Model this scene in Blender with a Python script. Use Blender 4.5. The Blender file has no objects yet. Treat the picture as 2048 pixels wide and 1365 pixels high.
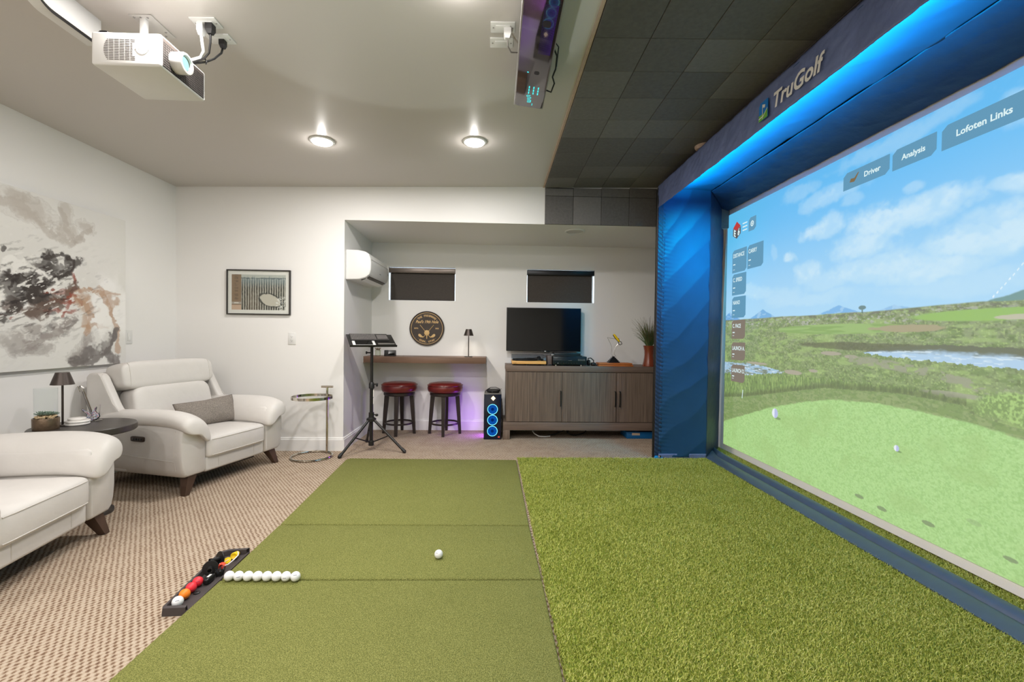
import bpy, bmesh, math, random
import numpy as np
from mathutils import Vector, Matrix, Euler

SC = bpy.context.scene
COL = SC.collection
PI = math.pi
R = math.radians
random.seed(7)
RNG = np.random.default_rng(11)

# ------------------------------------------------------------------ camera
cam_d = bpy.data.cameras.new('camera')
cam_d.sensor_fit = 'HORIZONTAL'
cam_d.sensor_width = 36.0
cam_d.lens = 905.0 * 36.0 / 2048.0
cam_d.shift_y = 2.3 / 2048.0
cam_d.clip_start = 0.02
cam_o = bpy.data.objects.new('camera', cam_d)
COL.objects.link(cam_o)


def cam_axes(yaw, pitch, roll):
    cy, sy, cp, sp = math.cos(yaw), math.sin(yaw), math.cos(pitch), math.sin(pitch)
    r = Vector((cy, -sy, 0)); f = Vector((sy * cp, cy * cp, sp)); d = f.cross(r)
    c, s = math.cos(roll), math.sin(roll)
    return c * r + s * d, -s * r + c * d, f


_r, _d, _f = cam_axes(R(2.1326), R(-0.93956), R(-0.75136))
cam_o.matrix_world = Matrix(((_r.x, -_d.x, -_f.x, 0), (_r.y, -_d.y, -_f.y, 0), (_r.z, -_d.z, -_f.z, 1.16), (0, 0, 0, 1)))
SC.camera = cam_o

# ------------------------------------------------------------------ world, exposure
W = bpy.data.worlds.new('daylight')
SC.world = W
W.use_nodes = True
_bg = W.node_tree.nodes['Background']
_bg.inputs[0].default_value = (0.75, 0.88, 1.0, 1)
_bg.inputs[1].default_value = 5.0
SC.view_settings.view_transform = 'Standard'
SC.view_settings.look = 'None'
SC.view_settings.gamma = 1.0
SC.view_settings.exposure = 0.0
SC.view_settings.use_curve_mapping = False
SC.cycles.use_denoising = True
SC.cycles.max_bounces = 8
SC.cycles.diffuse_bounces = 5
SC.cycles.sample_clamp_indirect = 6.0
SC.cycles.caustics_reflective = False
SC.cycles.caustics_refractive = False


def ceil_z(x, y):
    return 2.6446 + 0.024 * x - 0.007 * y


# ------------------------------------------------------------------ ceiling light sources
LIGHT_W = 19.0
LIGHT_COL = (1.0, 0.965, 0.93)
DOWNLIGHTS = [(x, y) for y in (3.45, 1.9, 0.35, -1.2) for x in (-1.31, -0.175)] + [(-2.45, 0.35), (-2.45, -1.2)]
for (lx, ly) in DOWNLIGHTS:
    ld = bpy.data.lights.new('downlight_lamp', 'AREA')
    ld.shape = 'DISK'; ld.size = 0.13
    ld.energy = LIGHT_W * (1.3 if ly > 3 else 1.0); ld.color = LIGHT_COL
    lo = bpy.data.objects.new('downlight_lamp', ld)
    lo.location = (lx, ly, ceil_z(lx, ly) - 0.022)
    COL.objects.link(lo)
    if ly > 1.0 and lx > -2:      # light leaving the sides of the domed lens
        ld = bpy.data.lights.new('dome_glow', 'POINT'); ld.energy = 2.0; ld.color = LIGHT_COL; ld.shadow_soft_size = 0.02
        lo = bpy.data.objects.new('dome_glow', ld); lo.location = (lx, ly, ceil_z(lx, ly) - 0.045); COL.objects.link(lo)
# added upward spot with no fixture, makes the bright patch on the ceiling
fd = bpy.data.lights.new('ceiling_bounce', 'SPOT')
fd.energy = 20.0; fd.color = (0.90, 1.0, 1.0); fd.spot_size = R(71); fd.spot_blend = 0.10; fd.shadow_soft_size = 0.03
fo = bpy.data.objects.new('ceiling_bounce', fd)
fo.location = (-0.42, 1.55, 1.30)
fo.rotation_euler = (Vector((-0.46, 1.85, 2.62)) - fo.location).to_track_quat('-Z', 'Y').to_euler()
COL.objects.link(fo)

# ------------------------------------------------------------------ colours, materials


def lin(r, g, b):
    def f(c):
        c /= 255.0
        return c / 12.92 if c <= 0.04045 else ((c + 0.055) / 1.055) ** 2.4
    return (f(r), f(g), f(b), 1.0)


def nd(nt, typ, **kw):
    n = nt.nodes.new(typ)
    for k, v in kw.items():
        setattr(n, k, v)
    return n


def lk(nt, a, b):
    nt.links.new(a, b)


def mat(name, col, rough=0.5, metal=0.0, spec=0.5, noise=0.0, nscale=20.0, bump=0.0, bscale=60.0, stretch=None,
        trans=0.0, ior=1.45, coat=0.0, emit=None, estr=1.0, detail=3.0, bdist=0.002):
    m = bpy.data.materials.new(name)
    m.use_nodes = True
    nt = m.node_tree
    b = nt.nodes['Principled BSDF']
    b.inputs['Base Color'].default_value = col
    b.inputs['Roughness'].default_value = rough
    b.inputs['Metallic'].default_value = metal
    b.inputs['Specular IOR Level'].default_value = spec
    b.inputs['IOR'].default_value = ior
    b.inputs['Transmission Weight'].default_value = trans
    b.inputs['Coat Weight'].default_value = coat
    if emit:
        b.inputs['Emission Color'].default_value = emit
        b.inputs['Emission Strength'].default_value = estr
    if noise or bump:
        tc = nd(nt, 'ShaderNodeTexCoord')
        mp = nd(nt, 'ShaderNodeMapping')
        if stretch:
            mp.inputs['Scale'].default_value = stretch
        lk(nt, tc.outputs['Object'], mp.inputs['Vector'])
    if noise:
        n = nd(nt, 'ShaderNodeTexNoise')
        n.inputs['Scale'].default_value = nscale
        n.inputs['Detail'].default_value = detail
        lk(nt, mp.outputs[0], n.inputs['Vector'])
        rmp = nd(nt, 'ShaderNodeValToRGB')
        rmp.color_ramp.elements[0].position = 0.3
        rmp.color_ramp.elements[1].position = 0.7
        rmp.color_ramp.elements[0].color = tuple(c * (1 - noise) for c in col[:3]) + (1,)
        rmp.color_ramp.elements[1].color = tuple(min(1, c * (1 + noise)) for c in col[:3]) + (1,)
        lk(nt, n.outputs['Fac'], rmp.inputs['Fac'])
        lk(nt, rmp.outputs['Color'], b.inputs['Base Color'])
    if bump:
        n2 = nd(nt, 'ShaderNodeTexNoise')
        n2.inputs['Scale'].default_value = bscale
        n2.inputs['Detail'].default_value = 4.0
        lk(nt, mp.outputs[0], n2.inputs['Vector'])
        bp = nd(nt, 'ShaderNodeBump')
        bp.inputs['Strength'].default_value = bump
        bp.inputs['Distance'].default_value = bdist
        lk(nt, n2.outputs['Fac'], bp.inputs['Height'])
        lk(nt, bp.outputs['Normal'], b.inputs['Normal'])
    return m


def emat(name, col, s=1.0):
    m = bpy.data.materials.new(name)
    m.use_nodes = True
    nt = m.node_tree
    nt.nodes.remove(nt.nodes['Principled BSDF'])
    e = nd(nt, 'ShaderNodeEmission')
    e.inputs[0].default_value = col
    e.inputs[1].default_value = s
    lk(nt, e.outputs[0], nt.nodes['Material Output'].inputs[0])
    return m


def attr_mat(name, rough=0.5, emit=0.0, spec=0.3, bump=0.0):
    """material whose colour is the picture stored on the mesh"""
    m = bpy.data.materials.new(name)
    m.use_nodes = True
    nt = m.node_tree
    b = nt.nodes['Principled BSDF']
    a = nd(nt, 'ShaderNodeAttribute', attribute_name='picture')
    b.inputs['Roughness'].default_value = rough
    b.inputs['Specular IOR Level'].default_value = spec
    if emit:
        b.inputs['Base Color'].default_value = (0.09, 0.09, 0.09, 1)
        lk(nt, a.outputs['Color'], b.inputs['Emission Color'])
        b.inputs['Emission Strength'].default_value = emit
    else:
        lk(nt, a.outputs['Color'], b.inputs['Base Color'])
    if bump:
        tc = nd(nt, 'ShaderNodeTexCoord')
        n2 = nd(nt, 'ShaderNodeTexNoise')
        n2.inputs['Scale'].default_value = 40
        n2.inputs['Detail'].default_value = 6
        lk(nt, tc.outputs['Object'], n2.inputs['Vector'])
        bp = nd(nt, 'ShaderNodeBump')
        bp.inputs['Strength'].default_value = bump
        bp.inputs['Distance'].default_value = 0.003
        lk(nt, n2.outputs['Fac'], bp.inputs['Height'])
        lk(nt, bp.outputs['Normal'], b.inputs['Normal'])
    return m


def carpet_mat():
    m = bpy.data.materials.new('loop_carpet')
    m.use_nodes = True
    nt = m.node_tree
    b = nt.nodes['Principled BSDF']
    b.inputs['Roughness'].default_value = 0.95
    b.inputs['Specular IOR Level'].default_value = 0.1
    tc = nd(nt, 'ShaderNodeTexCoord')
    wob = nd(nt, 'ShaderNodeTexNoise')
    wob.inputs['Scale'].default_value = 30
    lk(nt, tc.outputs['Object'], wob.inputs['Vector'])
    off = nd(nt, 'ShaderNodeVectorMath', operation='MULTIPLY_ADD')
    off.inputs[1].default_value = (0.016, 0.016, 0)
    lk(nt, wob.outputs['Color'], off.inputs[0])
    lk(nt, tc.outputs['Object'], off.inputs[2])
    sp = nd(nt, 'ShaderNodeSeparateXYZ')
    lk(nt, off.outputs[0], sp.inputs[0])

    def sn(sock, k):
        mu = nd(nt, 'ShaderNodeMath', operation='MULTIPLY'); mu.inputs[1].default_value = k
        lk(nt, sock, mu.inputs[0])
        si = nd(nt, 'ShaderNodeMath', operation='SINE')
        lk(nt, mu.outputs[0], si.inputs[0])
        return si.outputs[0]
    pr = nd(nt, 'ShaderNodeMath', operation='MULTIPLY')
    lk(nt, sn(sp.outputs['X'], 2 * PI / 0.027), pr.inputs[0])
    lk(nt, sn(sp.outputs['Y'], 2 * PI / 0.036), pr.inputs[1])
    nz = nd(nt, 'ShaderNodeTexNoise')
    nz.inputs['Scale'].default_value = 260
    nz.inputs['Detail'].default_value = 3
    lk(nt, tc.outputs['Object'], nz.inputs['Vector'])
    nz2 = nd(nt, 'ShaderNodeTexNoise')
    nz2.inputs['Scale'].default_value = 9
    nz2.inputs['Detail'].default_value = 3
    lk(nt, tc.outputs['Object'], nz2.inputs['Vector'])
    ad = nd(nt, 'ShaderNodeMath', operation='MULTIPLY_ADD')
    ad.inputs[1].default_value = 2.2
    lk(nt, nz.outputs['Fac'], ad.inputs[0])
    lk(nt, pr.outputs[0], ad.inputs[2])
    ad2 = nd(nt, 'ShaderNodeMath', operation='MULTIPLY_ADD')
    ad2.inputs[1].default_value = 0.8
    lk(nt, nz2.outputs['Fac'], ad2.inputs[0])
    lk(nt, ad.outputs[0], ad2.inputs[2])
    rp = nd(nt, 'ShaderNodeValToRGB')
    cr = rp.color_ramp
    cr.elements[0].position = 0.34; cr.elements[0].color = lin(196, 180, 161)
    cr.elements[1].position = 0.98; cr.elements[1].color = lin(104, 80, 64)
    e = cr.elements.new(0.57); e.color = lin(182, 163, 142)
    e = cr.elements.new(0.76); e.color = lin(136, 110, 90)
    dv = nd(nt, 'ShaderNodeMath', operation='DIVIDE'); dv.inputs[1].default_value = 2.75
    lk(nt, ad2.outputs[0], dv.inputs[0])
    lk(nt, dv.outputs[0], rp.inputs['Fac'])
    lk(nt, rp.outputs['Color'], b.inputs['Base Color'])
    bp = nd(nt, 'ShaderNodeBump'); bp.invert = True
    bp.inputs['Strength'].default_value = 0.7
    bp.inputs['Distance'].default_value = 0.004
    lk(nt, ad.outputs[0], bp.inputs['Height'])
    lk(nt, bp.outputs['Normal'], b.inputs['Normal'])
    return m


def turf_mat(name, c1, c2, c3, scale, bump=0.6, mottled=4.0):
    m = bpy.data.materials.new(name)
    m.use_nodes = True
    nt = m.node_tree
    b = nt.nodes['Principled BSDF']
    b.inputs['Roughness'].default_value = 0.75
    b.inputs['Specular IOR Level'].default_value = 0.15
    tc = nd(nt, 'ShaderNodeTexCoord')
    n1 = nd(nt, 'ShaderNodeTexNoise'); n1.inputs['Scale'].default_value = scale; n1.inputs['Detail'].default_value = 4
    n2 = nd(nt, 'ShaderNodeTexNoise'); n2.inputs['Scale'].default_value = mottled; n2.inputs['Detail'].default_value = 4
    lk(nt, tc.outputs['Object'], n1.inputs['Vector'])
    lk(nt, tc.outputs['Object'], n2.inputs['Vector'])
    ad = nd(nt, 'ShaderNodeMath', operation='MULTIPLY_ADD'); ad.inputs[1].default_value = 0.16 if mottled < 4 else 0.04
    lk(nt, n2.outputs['Fac'], ad.inputs[0])
    lk(nt, n1.outputs['Fac'], ad.inputs[2])
    rp = nd(nt, 'ShaderNodeValToRGB')
    cr = rp.color_ramp
    cr.elements[0].position = 0.40; cr.elements[0].color = c1
    cr.elements[1].position = 0.78; cr.elements[1].color = c3
    e = cr.elements.new(0.58); e.color = c2
    lk(nt, ad.outputs[0], rp.inputs['Fac'])
    lk(nt, rp.outputs['Color'], b.inputs['Base Color'])
    if bump:
        bp = nd(nt, 'ShaderNodeBump')
        bp.inputs['Strength'].default_value = bump
        bp.inputs['Distance'].default_value = 0.004
        lk(nt, n1.outputs['Fac'], bp.inputs['Height'])
        lk(nt, bp.outputs['Normal'], b.inputs['Normal'])
    return m


def tile_mat():
    m = bpy.data.materials.new('charcoal_acoustic_tile')
    m.use_nodes = True
    nt = m.node_tree
    b = nt.nodes['Principled BSDF']
    b.inputs['Roughness'].default_value = 0.62
    b.inputs['Specular IOR Level'].default_value = 0.45
    g = nd(nt, 'ShaderNodeAttribute', attribute_name='tone')
    tc = nd(nt, 'ShaderNodeTexCoord')
    n = nd(nt, 'ShaderNodeTexNoise'); n.inputs['Scale'].default_value = 45; n.inputs['Detail'].default_value = 6
    lk(nt, tc.outputs['Object'], n.inputs['Vector'])
    ad = nd(nt, 'ShaderNodeMath', operation='MULTIPLY_ADD'); ad.inputs[1].default_value = 0.5
    lk(nt, n.outputs['Fac'], ad.inputs[0])
    lk(nt, g.outputs['Fac'], ad.inputs[2])
    rp = nd(nt, 'ShaderNodeValToRGB')
    rp.color_ramp.elements[0].position = 0.1; rp.color_ramp.elements[0].color = lin(86, 83, 81)
    rp.color_ramp.elements[1].position = 1.1; rp.color_ramp.elements[1].color = lin(130, 126, 124)
    lk(nt, ad.outputs[0], rp.inputs['Fac'])
    lk(nt, rp.outputs['Color'], b.inputs['Base Color'])
    bp = nd(nt, 'ShaderNodeBump'); bp.inputs['Strength'].default_value = 0.35; bp.inputs['Distance'].default_value = 0.003
    lk(nt, n.outputs['Fac'], bp.inputs['Height'])
    lk(nt, bp.outputs['Normal'], b.inputs['Normal'])
    return m


M = {}
M['wall'] = mat('white_wall_paint', lin(232, 230, 228), 0.55, bump=0.08, bscale=140, spec=0.35)
M['ceil'] = mat('white_ceiling_paint', lin(198, 192, 187), 0.33, bump=0.06, bscale=25, spec=0.5)
M['trim'] = mat('white_trim_paint', lin(232, 230, 228), 0.35)
M['edge'] = mat('raw_edge_strip', lin(190, 165, 148), 0.6, noise=0.08, nscale=30)
M['carpet'] = carpet_mat()
M['tile'] = tile_mat()
M['groove'] = mat('tile_backing', lin(20, 19, 18), 0.9, noise=0.1)
M['leather'] = mat('white_leather', lin(211, 207, 203), 0.42, spec=0.4, noise=0.03, nscale=6, bump=0.25, bscale=18, bdist=0.006)
M['seam'] = mat('leather_piping', lin(205, 200, 194), 0.5, noise=0.03)
M['legwood'] = mat('dark_walnut', lin(74, 55, 44), 0.4, noise=0.25, nscale=12, stretch=(1, 1, 0.15))
M['bronze_panel'] = mat('bronze_panel', lin(70, 58, 52), 0.4, 0.5, noise=0.1)
M['greyfab'] = mat('grey_tweed', lin(132, 124, 117), 0.9, noise=0.35, nscale=170, bump=0.4, bscale=200)
M['black'] = mat('black_plastic', lin(30, 29, 28), 0.4, noise=0.08)
M['blackmetal'] = mat('black_metal', lin(38, 36, 35), 0.35, 0.3, noise=0.08)
M['darkglass'] = mat('dark_gloss_screen', lin(10, 12, 12), 0.08, spec=0.6, noise=0.05)
M['white'] = mat('white_plastic', lin(220, 219, 217), 0.3, noise=0.01)
M['whitegrey'] = mat('grey_white_plastic', lin(200, 196, 192), 0.4, noise=0.02)
M['chrome'] = mat('polished_chrome', lin(205, 198, 185), 0.08, 1.0, noise=0.02)
M['steel'] = mat('brushed_steel', lin(175, 172, 168), 0.28, 1.0, noise=0.04)


def thin_glass(name, tint, ior=1.45):
    m = bpy.data.materials.new(name)
    m.use_nodes = True
    nt = m.node_tree
    nt.nodes.remove(nt.nodes['Principled BSDF'])
    tr = nd(nt, 'ShaderNodeBsdfTransparent'); tr.inputs[0].default_value = tint
    gl = nd(nt, 'ShaderNodeBsdfGlossy'); gl.inputs['Roughness'].default_value = 0.02
    lw = nd(nt, 'ShaderNodeLayerWeight')
    pw = nd(nt, 'ShaderNodeMath', operation='POWER'); pw.inputs[1].default_value = 4.0
    lk(nt, lw.outputs['Facing'], pw.inputs[0])
    fr = nd(nt, 'ShaderNodeMath', operation='MULTIPLY_ADD'); fr.inputs[1].default_value = 0.22; fr.inputs[2].default_value = 0.008
    lk(nt, pw.outputs[0], fr.inputs[0])
    mx = nd(nt, 'ShaderNodeMixShader')
    lk(nt, fr.outputs[0], mx.inputs[0]); lk(nt, tr.outputs[0], mx.inputs[1]); lk(nt, gl.outputs[0], mx.inputs[2])
    lk(nt, mx.outputs[0], nt.nodes['Material Output'].inputs[0])
    return m


M['clear'] = thin_glass('clear_glass', (0.97, 0.98, 0.98, 1))
M['acrylic'] = thin_glass('clear_acrylic', (0.80, 0.82, 0.84, 1), 1.3)
M['shelf'] = mat('brown_shelf_wood', lin(112, 86, 70), 0.45, noise=0.28, nscale=9, stretch=(0.12, 1.5, 1.5), bump=0.1, bscale=30)
M['cab'] = mat('grey_brown_oak', lin(112, 96, 84), 0.5, noise=0.33, nscale=45, stretch=(1.6, 1, 0.05), bump=0.3, bscale=90)
M['cabh'] = mat('grey_brown_oak_rail', lin(110, 93, 82), 0.5, noise=0.22, nscale=30, stretch=(0.06, 1, 1.4), bump=0.2, bscale=60)
M['gap'] = mat('shadow_gap', lin(22, 19, 17), 0.9, noise=0.05)
M['redleather'] = mat('oxblood_leather', lin(104, 32, 30), 0.3, noise=0.15, nscale=9, bump=0.15, bscale=25, coat=0.2)
M['espresso'] = mat('espresso_wood', lin(42, 33, 30), 0.4, noise=0.2, nscale=12, stretch=(1, 1, 0.1))
M['tabletop'] = mat('black_oak', lin(62, 57, 54), 0.38, noise=0.18, nscale=20, stretch=(0.2, 1, 1))
M['lampdark'] = mat('dark_bronze_lamp', lin(72, 64, 60), 0.38, 0.6, noise=0.05)
M['gold'] = mat('gold_print', lin(214, 178, 122), 0.5, noise=0.06, nscale=40)
M['signbrown'] = mat('dark_sign_board', lin(66, 56, 50), 0.6, noise=0.12, nscale=12)
M['blind'] = mat('charcoal_blind', lin(70, 64, 60), 0.85, noise=0.12, nscale=120, bump=0.2, bscale=300)
M['cassette'] = mat('bronze_cassette', lin(112, 102, 95), 0.35, 0.5, noise=0.05)
M['cassette_dark'] = mat('black_cassette', lin(36, 37, 40), 0.35, 0.4, noise=0.05)
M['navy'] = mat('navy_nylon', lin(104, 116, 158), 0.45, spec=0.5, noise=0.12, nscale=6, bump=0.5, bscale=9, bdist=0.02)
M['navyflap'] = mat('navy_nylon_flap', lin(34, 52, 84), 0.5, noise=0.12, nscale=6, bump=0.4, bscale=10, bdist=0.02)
M['blue'] = mat('blue_nylon', lin(30, 70, 108), 0.5, spec=0.35, noise=0.05, nscale=8)
M['pad'] = mat('navy_vinyl', lin(72, 86, 106), 0.40, noise=0.06)
M['screencloth'] = mat('screen_border_cloth', lin(240, 234, 230), 0.9, noise=0.02, nscale=200)
M['turfbase'] = turf_mat('turf_backing', lin(88, 104, 30), lin(118, 134, 48), lin(146, 158, 74), 220)
M['blade'] = turf_mat('turf_blades', lin(130, 142, 48), lin(174, 181, 86), lin(224, 221, 144), 130, bump=0.0, mottled=3.0)
M['mat'] = turf_mat('putting_mat_pile', lin(88, 92, 42), lin(131, 133, 72), lin(164, 164, 104), 300, bump=0.8)
M['rubber'] = mat('dark_rubber', lin(66, 60, 60), 0.6, noise=0.1)
M['rubberin'] = mat('black_rubber', lin(28, 27, 27), 0.45, noise=0.1)
M['ball'] = mat('white_golf_ball', lin(238, 238, 240), 0.3, bump=0.0, noise=0.01, coat=0.3)
M['mark'] = mat('navy_ink', lin(60, 62, 90), 0.5, noise=0.02)
M['orange'] = mat('orange_ball', lin(246, 132, 34), 0.35, noise=0.03)
M['red'] = mat('red_ball', lin(226, 48, 62), 0.4, noise=0.03)
M['yellow'] = mat('yellow_plastic', lin(240, 200, 30), 0.4, noise=0.04)
M['redtee'] = mat('red_orange_plastic', lin(232, 82, 58), 0.45, noise=0.04)
M['string'] = mat('white_string', lin(232, 224, 226), 0.8, noise=0.05)
M['maple'] = mat('maple_plinth', lin(222, 170, 100), 0.45, noise=0.1, nscale=18, stretch=(0.15, 1, 1))
M['cherry'] = mat('cherry_box', lin(178, 104, 52), 0.4, noise=0.16, nscale=20, stretch=(0.12, 1, 1))
M['vase'] = mat('copper_red_glaze', lin(122, 58, 36), 0.22, noise=0.15, nscale=10, stretch=(1, 1, 0.3), coat=0.4)
M['taupe'] = mat('taupe_panel', lin(98, 84, 80), 0.5, noise=0.08)
M['ampface'] = mat('black_amp_face', lin(28, 40, 46), 0.25, 0.3, noise=0.06)
M['grass1'] = mat('grass_blade_green', lin(72, 98, 56), 0.6, noise=0.25, nscale=12)
M['grass2'] = mat('grass_blade_olive', lin(112, 106, 70), 0.6, noise=0.25, nscale=12)
M['marble'] = mat('white_marble', lin(222, 218, 214), 0.35, noise=0.12, nscale=16, detail=6)
M['bronzepot'] = mat('hammered_bronze', lin(112, 94, 76), 0.35, 0.6, noise=0.15, nscale=40, bump=0.6, bscale=55, bdist=0.004)
M['succ'] = mat('succulent_green', lin(120, 136, 122), 0.6, noise=0.2, nscale=40)
M['pebble'] = mat('pebbles', lin(196, 168, 132), 0.6, noise=0.4, nscale=45)
M['bluebox'] = mat('blue_case', lin(14, 98, 158), 0.4, noise=0.05)
M['clamp'] = mat('bright_blue_strap', lin(20, 150, 224), 0.5, noise=0.08)
M['labelp'] = mat('paper_label', lin(206, 184, 160), 0.7, noise=0.06)
M['matboard'] = mat('white_matboard', lin(224, 221, 214), 0.8, noise=0.01)
M['frame'] = mat('black_frame', lin(48, 44, 42), 0.4, noise=0.05)
M['pcglass'] = mat('pc_front_glass', lin(20, 26, 44), 0.12, noise=0.05)
M['grille'] = mat('dark_grille', lin(62, 54, 50), 0.6, noise=0.15, nscale=400)
M['silver'] = mat('silver_plastic', lin(150, 146, 142), 0.35, 0.6, noise=0.04)
M['smoked'] = mat('smoked_acrylic', lin(44, 37, 36), 0.04, spec=1.0, noise=0.05, coat=1.0)
M['key'] = mat('grey_keys', lin(104, 100, 98), 0.5, noise=0.1)
M['kbd'] = mat('keyboard_body', lin(58, 56, 55), 0.5, noise=0.06)
M['canvas_edge'] = mat('canvas_edge', lin(168, 163, 158), 0.8, noise=0.04)
M['gtrblack'] = mat('guitar_side', lin(26, 26, 28), 0.3, noise=0.05)
M['neck'] = mat('guitar_neck', lin(96, 84, 72), 0.5, noise=0.1)
# things that give off light
M['lens'] = emat('lit_downlight_lens', (1.0, 0.95, 0.88, 1), 9.0)
M['bulb'] = emat('lamp_led', (1.0, 0.93, 0.82, 1), 6.0)
M['ledcyan'] = emat('cyan_led', lin(120, 225, 255), 1.4)
M['ledblue'] = emat('blue_fan_glow', lin(10, 95, 200), 0.75)
M['ledblue2'] = emat('blue_hub_glow', lin(10, 50, 130), 0.6)
M['ledwarm'] = emat('warm_logo_led', lin(255, 226, 180), 2.2)
M['digit'] = emat('cyan_display', lin(70, 225, 225), 1.3)
M['violet'] = emat('violet_led_panel', lin(92, 62, 150), 0.3)
M['addedled'] = emat('added_blue_led', (0.03, 0.42, 1.0, 1), 2.0)  # for the added strip inside the enclosure
M['projlens'] = emat('projector_beam_glass', lin(170, 235, 225), 1.6)
M['jblred'] = emat('red_badge', lin(230, 90, 70), 0.8)
M['ui'] = emat('menu_panel_light', lin(104, 158, 190), 0.95)
M['ui2'] = emat('menu_panel_dim', lin(136, 126, 114), 0.95)
M['uitext'] = emat('caption_light', lin(222, 244, 246), 1.0)
M['uired'] = emat('badge_red', lin(190, 66, 66), 1.0)
M['uigrey'] = emat('badge_grey', lin(92, 92, 96), 1.0)
M['uigold'] = emat('club_icon', lin(130, 110, 80), 1.0)
M['printwhite'] = mat('white_print', lin(236, 232, 226), 0.5, noise=0.02)
M['printgreen'] = mat('green_print', lin(110, 175, 60), 0.5, noise=0.04)
M['printblue'] = mat('blue_print', lin(20, 120, 200), 0.5, noise=0.04)

# ------------------------------------------------------------------ mesh helpers


class MB:
    """collects shapes, then links them as ONE mesh object"""

    def __init__(s):
        s.v = []; s.f = []; s.mi = []; s.cur = 0

    def add(s, verts, faces, T=None):
        o = len(s.v)
        if T is not None:
            verts = [T @ Vector(p) for p in verts]
        s.v.extend([tuple(p) for p in verts])
        for f in faces:
            s.f.append(tuple(i + o for i in f)); s.mi.append(s.cur)
        return s

    def addbm(s, bm, T=None):
        bm.verts.ensure_lookup_table()
        bm.verts.index_update()
        s.add([v.co.copy() for v in bm.verts], [[v.index for v in f.verts] for f in bm.faces], T)
        bm.free()
        return s

    def box(s, x0, x1, y0, y1, z0, z1, bev=0.0, seg=2, T=None):
        bm = bmesh.new()
        bmesh.ops.create_cube(bm, size=1, matrix=Matrix.Translation(((x0 + x1) / 2, (y0 + y1) / 2, (z0 + z1) / 2)) @ Matrix.Diagonal((abs(x1 - x0), abs(y1 - y0), abs(z1 - z0), 1)))
        if bev > 0:
            bmesh.ops.bevel(bm, geom=bm.edges[:], offset=bev, segments=seg, profile=0.5, affect='EDGES')
        return s.addbm(bm, T)

    def prism(s, poly, axis, a, b, bev=0.0, seg=2, T=None):
        """poly in the two other axes (in xyz order), extruded along axis"""
        def P(p, t):
            return {'x': (t, p[0], p[1]), 'y': (p[0], t, p[1]), 'z': (p[0], p[1], t)}[axis]
        n = len(poly)
        bm = bmesh.new()
        va = [bm.verts.new(P(p, a)) for p in poly]
        vb = [bm.verts.new(P(p, b)) for p in poly]
        bm.faces.new(va); bm.faces.new(vb[::-1])
        for i in range(n):
            j = (i + 1) % n
            bm.faces.new((va[j], va[i], vb[i], vb[j]))
        bmesh.ops.recalc_face_normals(bm, faces=bm.faces[:])
        if bev > 0:
            bmesh.ops.bevel(bm, geom=bm.edges[:], offset=bev, segments=seg, profile=0.5, affect='EDGES')
        return s.addbm(bm, T)

    def loft(s, rings, cap=True, T=None, closed=True):
        n = len(rings[0]); vs = [p for r in rings for p in r]; fs = []
        for k in range(len(rings) - 1):
            for i in range(n if closed else n - 1):
                j = (i + 1) % n
                fs.append((k * n + i, k * n + j, (k + 1) * n + j, (k + 1) * n + i))
        if cap:
            fs.append(tuple(range(n - 1, -1, -1)))
            fs.append(tuple((len(rings) - 1) * n + i for i in range(n)))
        return s.add(vs, fs, T)

    def lathe(s, prof, seg=32, c=(0, 0, 0), T=None, cap=True, sx=1.0, sy=1.0):
        rings = [[(c[0] + sx * r * math.cos(2 * PI * i / seg), c[1] + sy * r * math.sin(2 * PI * i / seg), c[2] + z) for i in range(seg)] for r, z in prof]
        return s.loft(rings, cap, T)

    def tube(s, pts, r, seg=8, closed=False, T=None, radii=None):
        pts = [Vector(p) for p in pts]; n = len(pts); rings = []
        up = None
        for i in range(n):
            if closed:
                t = pts[(i + 1) % n] - pts[i - 1]
            else:
                t = pts[min(i + 1, n - 1)] - pts[max(i - 1, 0)]
            if t.length < 1e-9:
                t = Vector((0, 0, 1))
            t.normalize()
            if up is None:
                up = Vector((0, 0, 1)) if abs(t.z) < 0.9 else Vector((1, 0, 0))
            a = t.cross(up)
            if a.length < 1e-6:
                a = t.cross(Vector((0.3, 1, 0.2)))
            a.normalize(); b = a.cross(t).normalized(); up = b
            rr = radii[i] if radii else r
            rings.append([tuple(pts[i] + a * rr * math.cos(2 * PI * k / seg) + b * rr * math.sin(2 * PI * k / seg)) for k in range(seg)])
        if closed:
            rings.append(rings[0])
        return s.loft(rings, not closed, T)

    def ball(s, c, r, seg=24, rings=14, sc=(1, 1, 1), T=None):
        bm = bmesh.new()
        bmesh.ops.create_uvsphere(bm, u_segments=seg, v_segments=rings, radius=r)
        return s.addbm(bm, (T or Matrix()) @ Matrix.Translation(c) @ Matrix.Diagonal((sc[0], sc[1], sc[2], 1)))

    def squad(s, c, h, e1=0.3, e2=0.3, nu=20, nv=36, T=None):
        """rounded cushion shape: superellipsoid of half sizes h"""
        def sp(v, e):
            return math.copysign(abs(v) ** e, v)
        rings = []
        for i in range(1, nu):
            u = -PI / 2 + PI * i / nu
            rings.append([(c[0] + h[0] * sp(math.cos(u), e1) * sp(math.cos(w), e2), c[1] + h[1] * sp(math.cos(u), e1) * sp(math.sin(w), e2), c[2] + h[2] * sp(math.sin(u), e1)) for w in [2 * PI * k / nv for k in range(nv)]])
        return s.loft(rings, True, T)

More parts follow.
